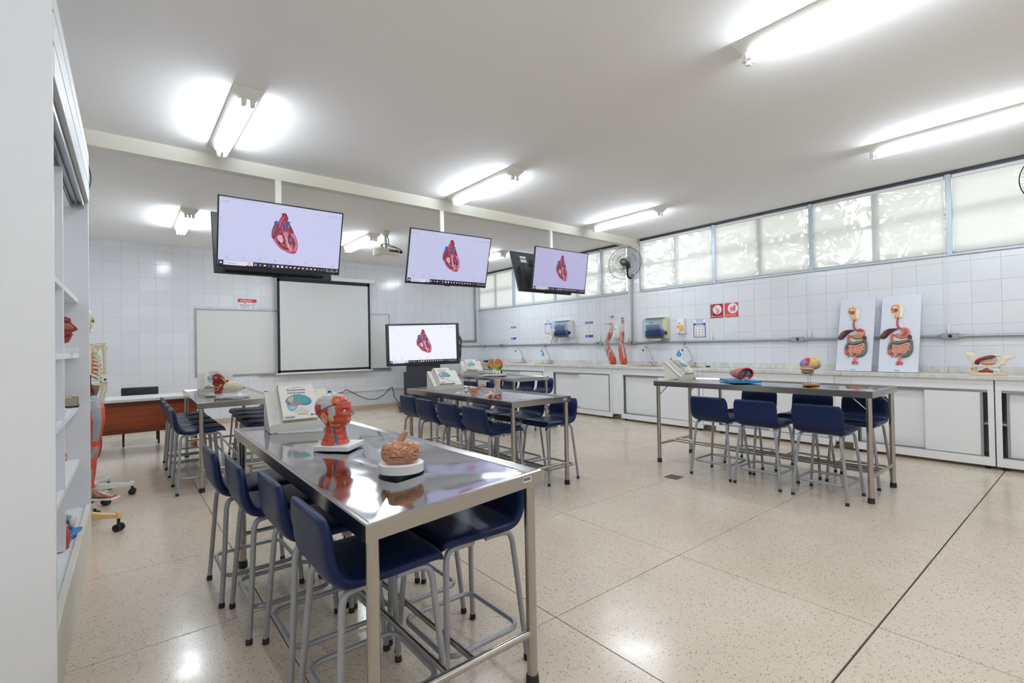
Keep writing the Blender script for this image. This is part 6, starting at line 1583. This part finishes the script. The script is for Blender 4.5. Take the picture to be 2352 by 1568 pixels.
def legc(p):
    z = .15 + (p[2] - .2) * .835 / .785; o = interp(zz_, ox_, z); a = math.degrees(math.atan2(p[1], p[0] - o))       # 0 = front
    side = -a
    if z > .93: return LG_
    if .46 < z < .555 and side < 70: return LG_ if math.sin(side * .16 + z * 30) > -.5 else mixc(LG_, LO, .6)
    if z > .60:
        if 8 - (z - .6) * 20 < side < 42 + (z - .6) * 20: return LG_
        if z > .87 and side > 4: return LG_
    if z < .42:
        if 18 < side < 38 and .22 < z < .36: return LG_
        if 100 < side < 120: return LG_
        if z < .19: return S(222, 206, 186)
    return mixc(LO, S(178, 62, 38), .55 * (.5 + .5 * math.sin(side * .24 + z * 12)) ** 3)
part('leg_muscles', MB().grid(legp, 96, 130, colf=legc, caps=True), PT, LG, sharp=80)
def footm(u, v):
    x = -.055 + .235 * v; t_ = 2 * PI * u
    h = interp([-.055, -.02, .03, .08, .14, .18], [.030, .046, .036, .024, .014, .006], x); w = interp([-.055, 0, .06, .12, .18], [.026, .034, .036, .044, .030], x)
    return (x, w * math.cos(t_), .164 + h + h * math.sin(t_))
def footmc(p):
    if p[2] < .178: return S(196, 74, 48)
    return S(150, 146, 142) if math.sin(math.atan2(p[1], p[0] + .03) * 34) > .1 else S(160, 80, 60)
ft = part('foot', MB().grid(footm, 30, 30, colf=footmc, caps=True), PT, LG, sharp=80)
for k in range(5): part('toe', MB().ball((.176 - .010 * k, .022 - .013 * k, .172), (.016, .006, .007), 10, 8, col=S(150, 130, 116)), PT, ft)
part('sole_plate', MB().box(-.07, -.05, .150, .20, .05, .164).box(-.30, -.02, .13, -.05, .02, .152), M['white_pl'], LG, .004)
part('thigh_flap', MB().ball((-.02, .08, .60), (.05, .02, .14), 20, 14, col=S(160, 60, 40)), PT, LG)

# ---- things on the shelves
t = thing('face_section', 'brown and red face section model on the second-highest shelf', 'anatomical model', (-.272, 3.98, 1.336), .05)
part('plate', MB().box(-.075, -.05, 0, .075, .05, .026), M['white_pl'], t, .002)
ol = [(-.07, .06), (.02, .062), (.035, .075), (.045, .10), (.052, .115), (.046, .125), (.075, .145), (.05, .175), (.042, .19), (.04, .21), (.0, .225), (-.05, .235), (-.09, .20), (-.09, .12)]
part('section', MB().prism(smooth2(ol, 2), -.04, .028, col=S(150, 54, 44), fr=fr, side=S(226, 196, 170)).puff([(-.04, .10), (.03, .10), (.035, .13), (-.02, .135)], .028, .008, S(140, 36, 50), fr=fr).puff([(.0, .145), (.055, .145), (.04, .175), (.0, .18)], .028, .008, S(176, 104, 70), fr=fr).puff([(-.04, .18), (.03, .19), (.02, .21), (-.03, .215)], .028, .008, S(120, 64, 48), fr=fr).tube(spline([fr(-.02, .08, .034), fr(-.015, .12, .034), (fr(-.03, .16, .034))], 3), .005, 7, col=S(214, 190, 70)), PT, t)
part('support', MB().cyl((0, 0, .02), (0, 0, .07), .006, n=8), M['steel_leg'], t)
t = thing('specimen_tray', 'beige glass-sided tray with a specimen on the middle shelf', 'tray', (-.315, 4.33, .982), 0)
gb = mat('smoky_tray', S(168, 156, 134), .3)
part('tray', MB().box(-.10, -.06, 0, .10, .06, .006).box(-.10, -.06, 0, .10, -.056, .065).box(-.10, .056, 0, .10, .06, .065).box(-.10, -.06, 0, -.096, .06, .065).box(.096, -.06, 0, .10, .06, .065), gb, t, .001)
part('rim', MB().box(-.102, -.062, .0, .102, -.06, .012).box(.10, -.06, 0, .102, .06, .012), M['dark_pl'], t)
part('specimen', MB().ball((0, 0, .045), (.08, .045, .035), 24, 14, disp=lambda d, q: q * (1 + .25 * noise.noise(d * 3))), mat('dry_bone', S(176, 150, 116), .7), t)
tag(part('white_bowl', MB().grid(lambda u, v: ((.032 + .014 * v) * math.cos(2 * PI * u) * (1 if v < .99 else .9), (.032 + .014 * v) * math.sin(2 * PI * u) * (1 if v < .99 else .9), .055 * v), 28, 8, caps=True), M['white_pl'], None, loc=(-.272, 3.60, .982)), 'small white bowl on the middle shelf', 'bowl')
t = thing('heart_model', 'small red heart model on the low shelf', 'anatomical model', (-.315, 4.28, .616), .3)
part('heart', MB().ball((0, 0, .048), (.046, .042, .048), 26, 18, colf=lambda p: S(96, 60, 56) if abs(p[0] + .01) < .012 and p[2] > .03 else (S(222, 196, 120) if noise.noise(Vector(p) * 30) > .35 else S(196, 92, 78)), disp=lambda d, q: q * (1 + .06 * noise.noise(d * 3))), PT, t, sharp=80)
part('aorta', MB().tube(spline([(0, 0, .09), (.005, 0, .115), (-.015, .01, .12)], 3), .012, 10, col=S(190, 70, 66)), PT, t)
t = thing('larynx_model', 'teal and white larynx model on a blue base, lowest shelf', 'anatomical model', (-.268, 3.80, .287), -.3)
part('base', MB().box(-.09, -.085, 0, .075, .06, .032, col=S(40, 130, 200)), PT, t, .004)
part('cartilage', MB().tube(spline([(-.06, -.01, .075), (-.02, 0, .08), (.03, 0, .078), (.05, .0, .08)], 3), [.038, .042, .045, .046, .046, .046, .044, .042, .038, .034], 18, colf=lambda p: S(84, 148, 160) if p[2] > .06 else S(64, 110, 136)).ball((.052, 0, .085), (.016, .034, .036), 16, 10, col=S(222, 214, 206)), PT, t)
part('opening', MB().ball((.028, -.026, .082), (.022, .022, .026), 16, 10, col=S(44, 62, 88)), PT, t)
t = thing('red_half_model', 'red concave half-organ model standing on the lowest shelf', 'anatomical model', (-.283, 3.575, .287), -.35)
def cup(u, v):
    a = PI * 1.05 * (u - .5) ; r = .075 * (1 - .1 * v)
    return (r * math.cos(a) * (.5 + .5 * math.sin(PI * (.15 + .7 * v))), r * 1.0 * math.sin(a), .115 * v)
part('outer', MB().grid(cup, 22, 16, wrap=False, col=S(178, 66, 58)).grid(lambda u, v: Vector(cup(u, v)) * .9 + Vector((-.004, 0, .006)), 22, 16, wrap=False, col=S(196, 84, 72)), PT, t)
part('rim', MB().tube([cup(0, i / 12) for i in range(13)], .006, 8, col=S(206, 100, 86)).tube([cup(1, i / 12) for i in range(13)], .006, 8, col=S(206, 100, 86)).tube([cup(i / 16, 1) for i in range(17)], .006, 8, col=S(206, 100, 86)).tube([cup(i / 16, 0) for i in range(17)], .005, 8, col=S(150, 50, 44)), PT, t)
bpy.context.view_layer.update()
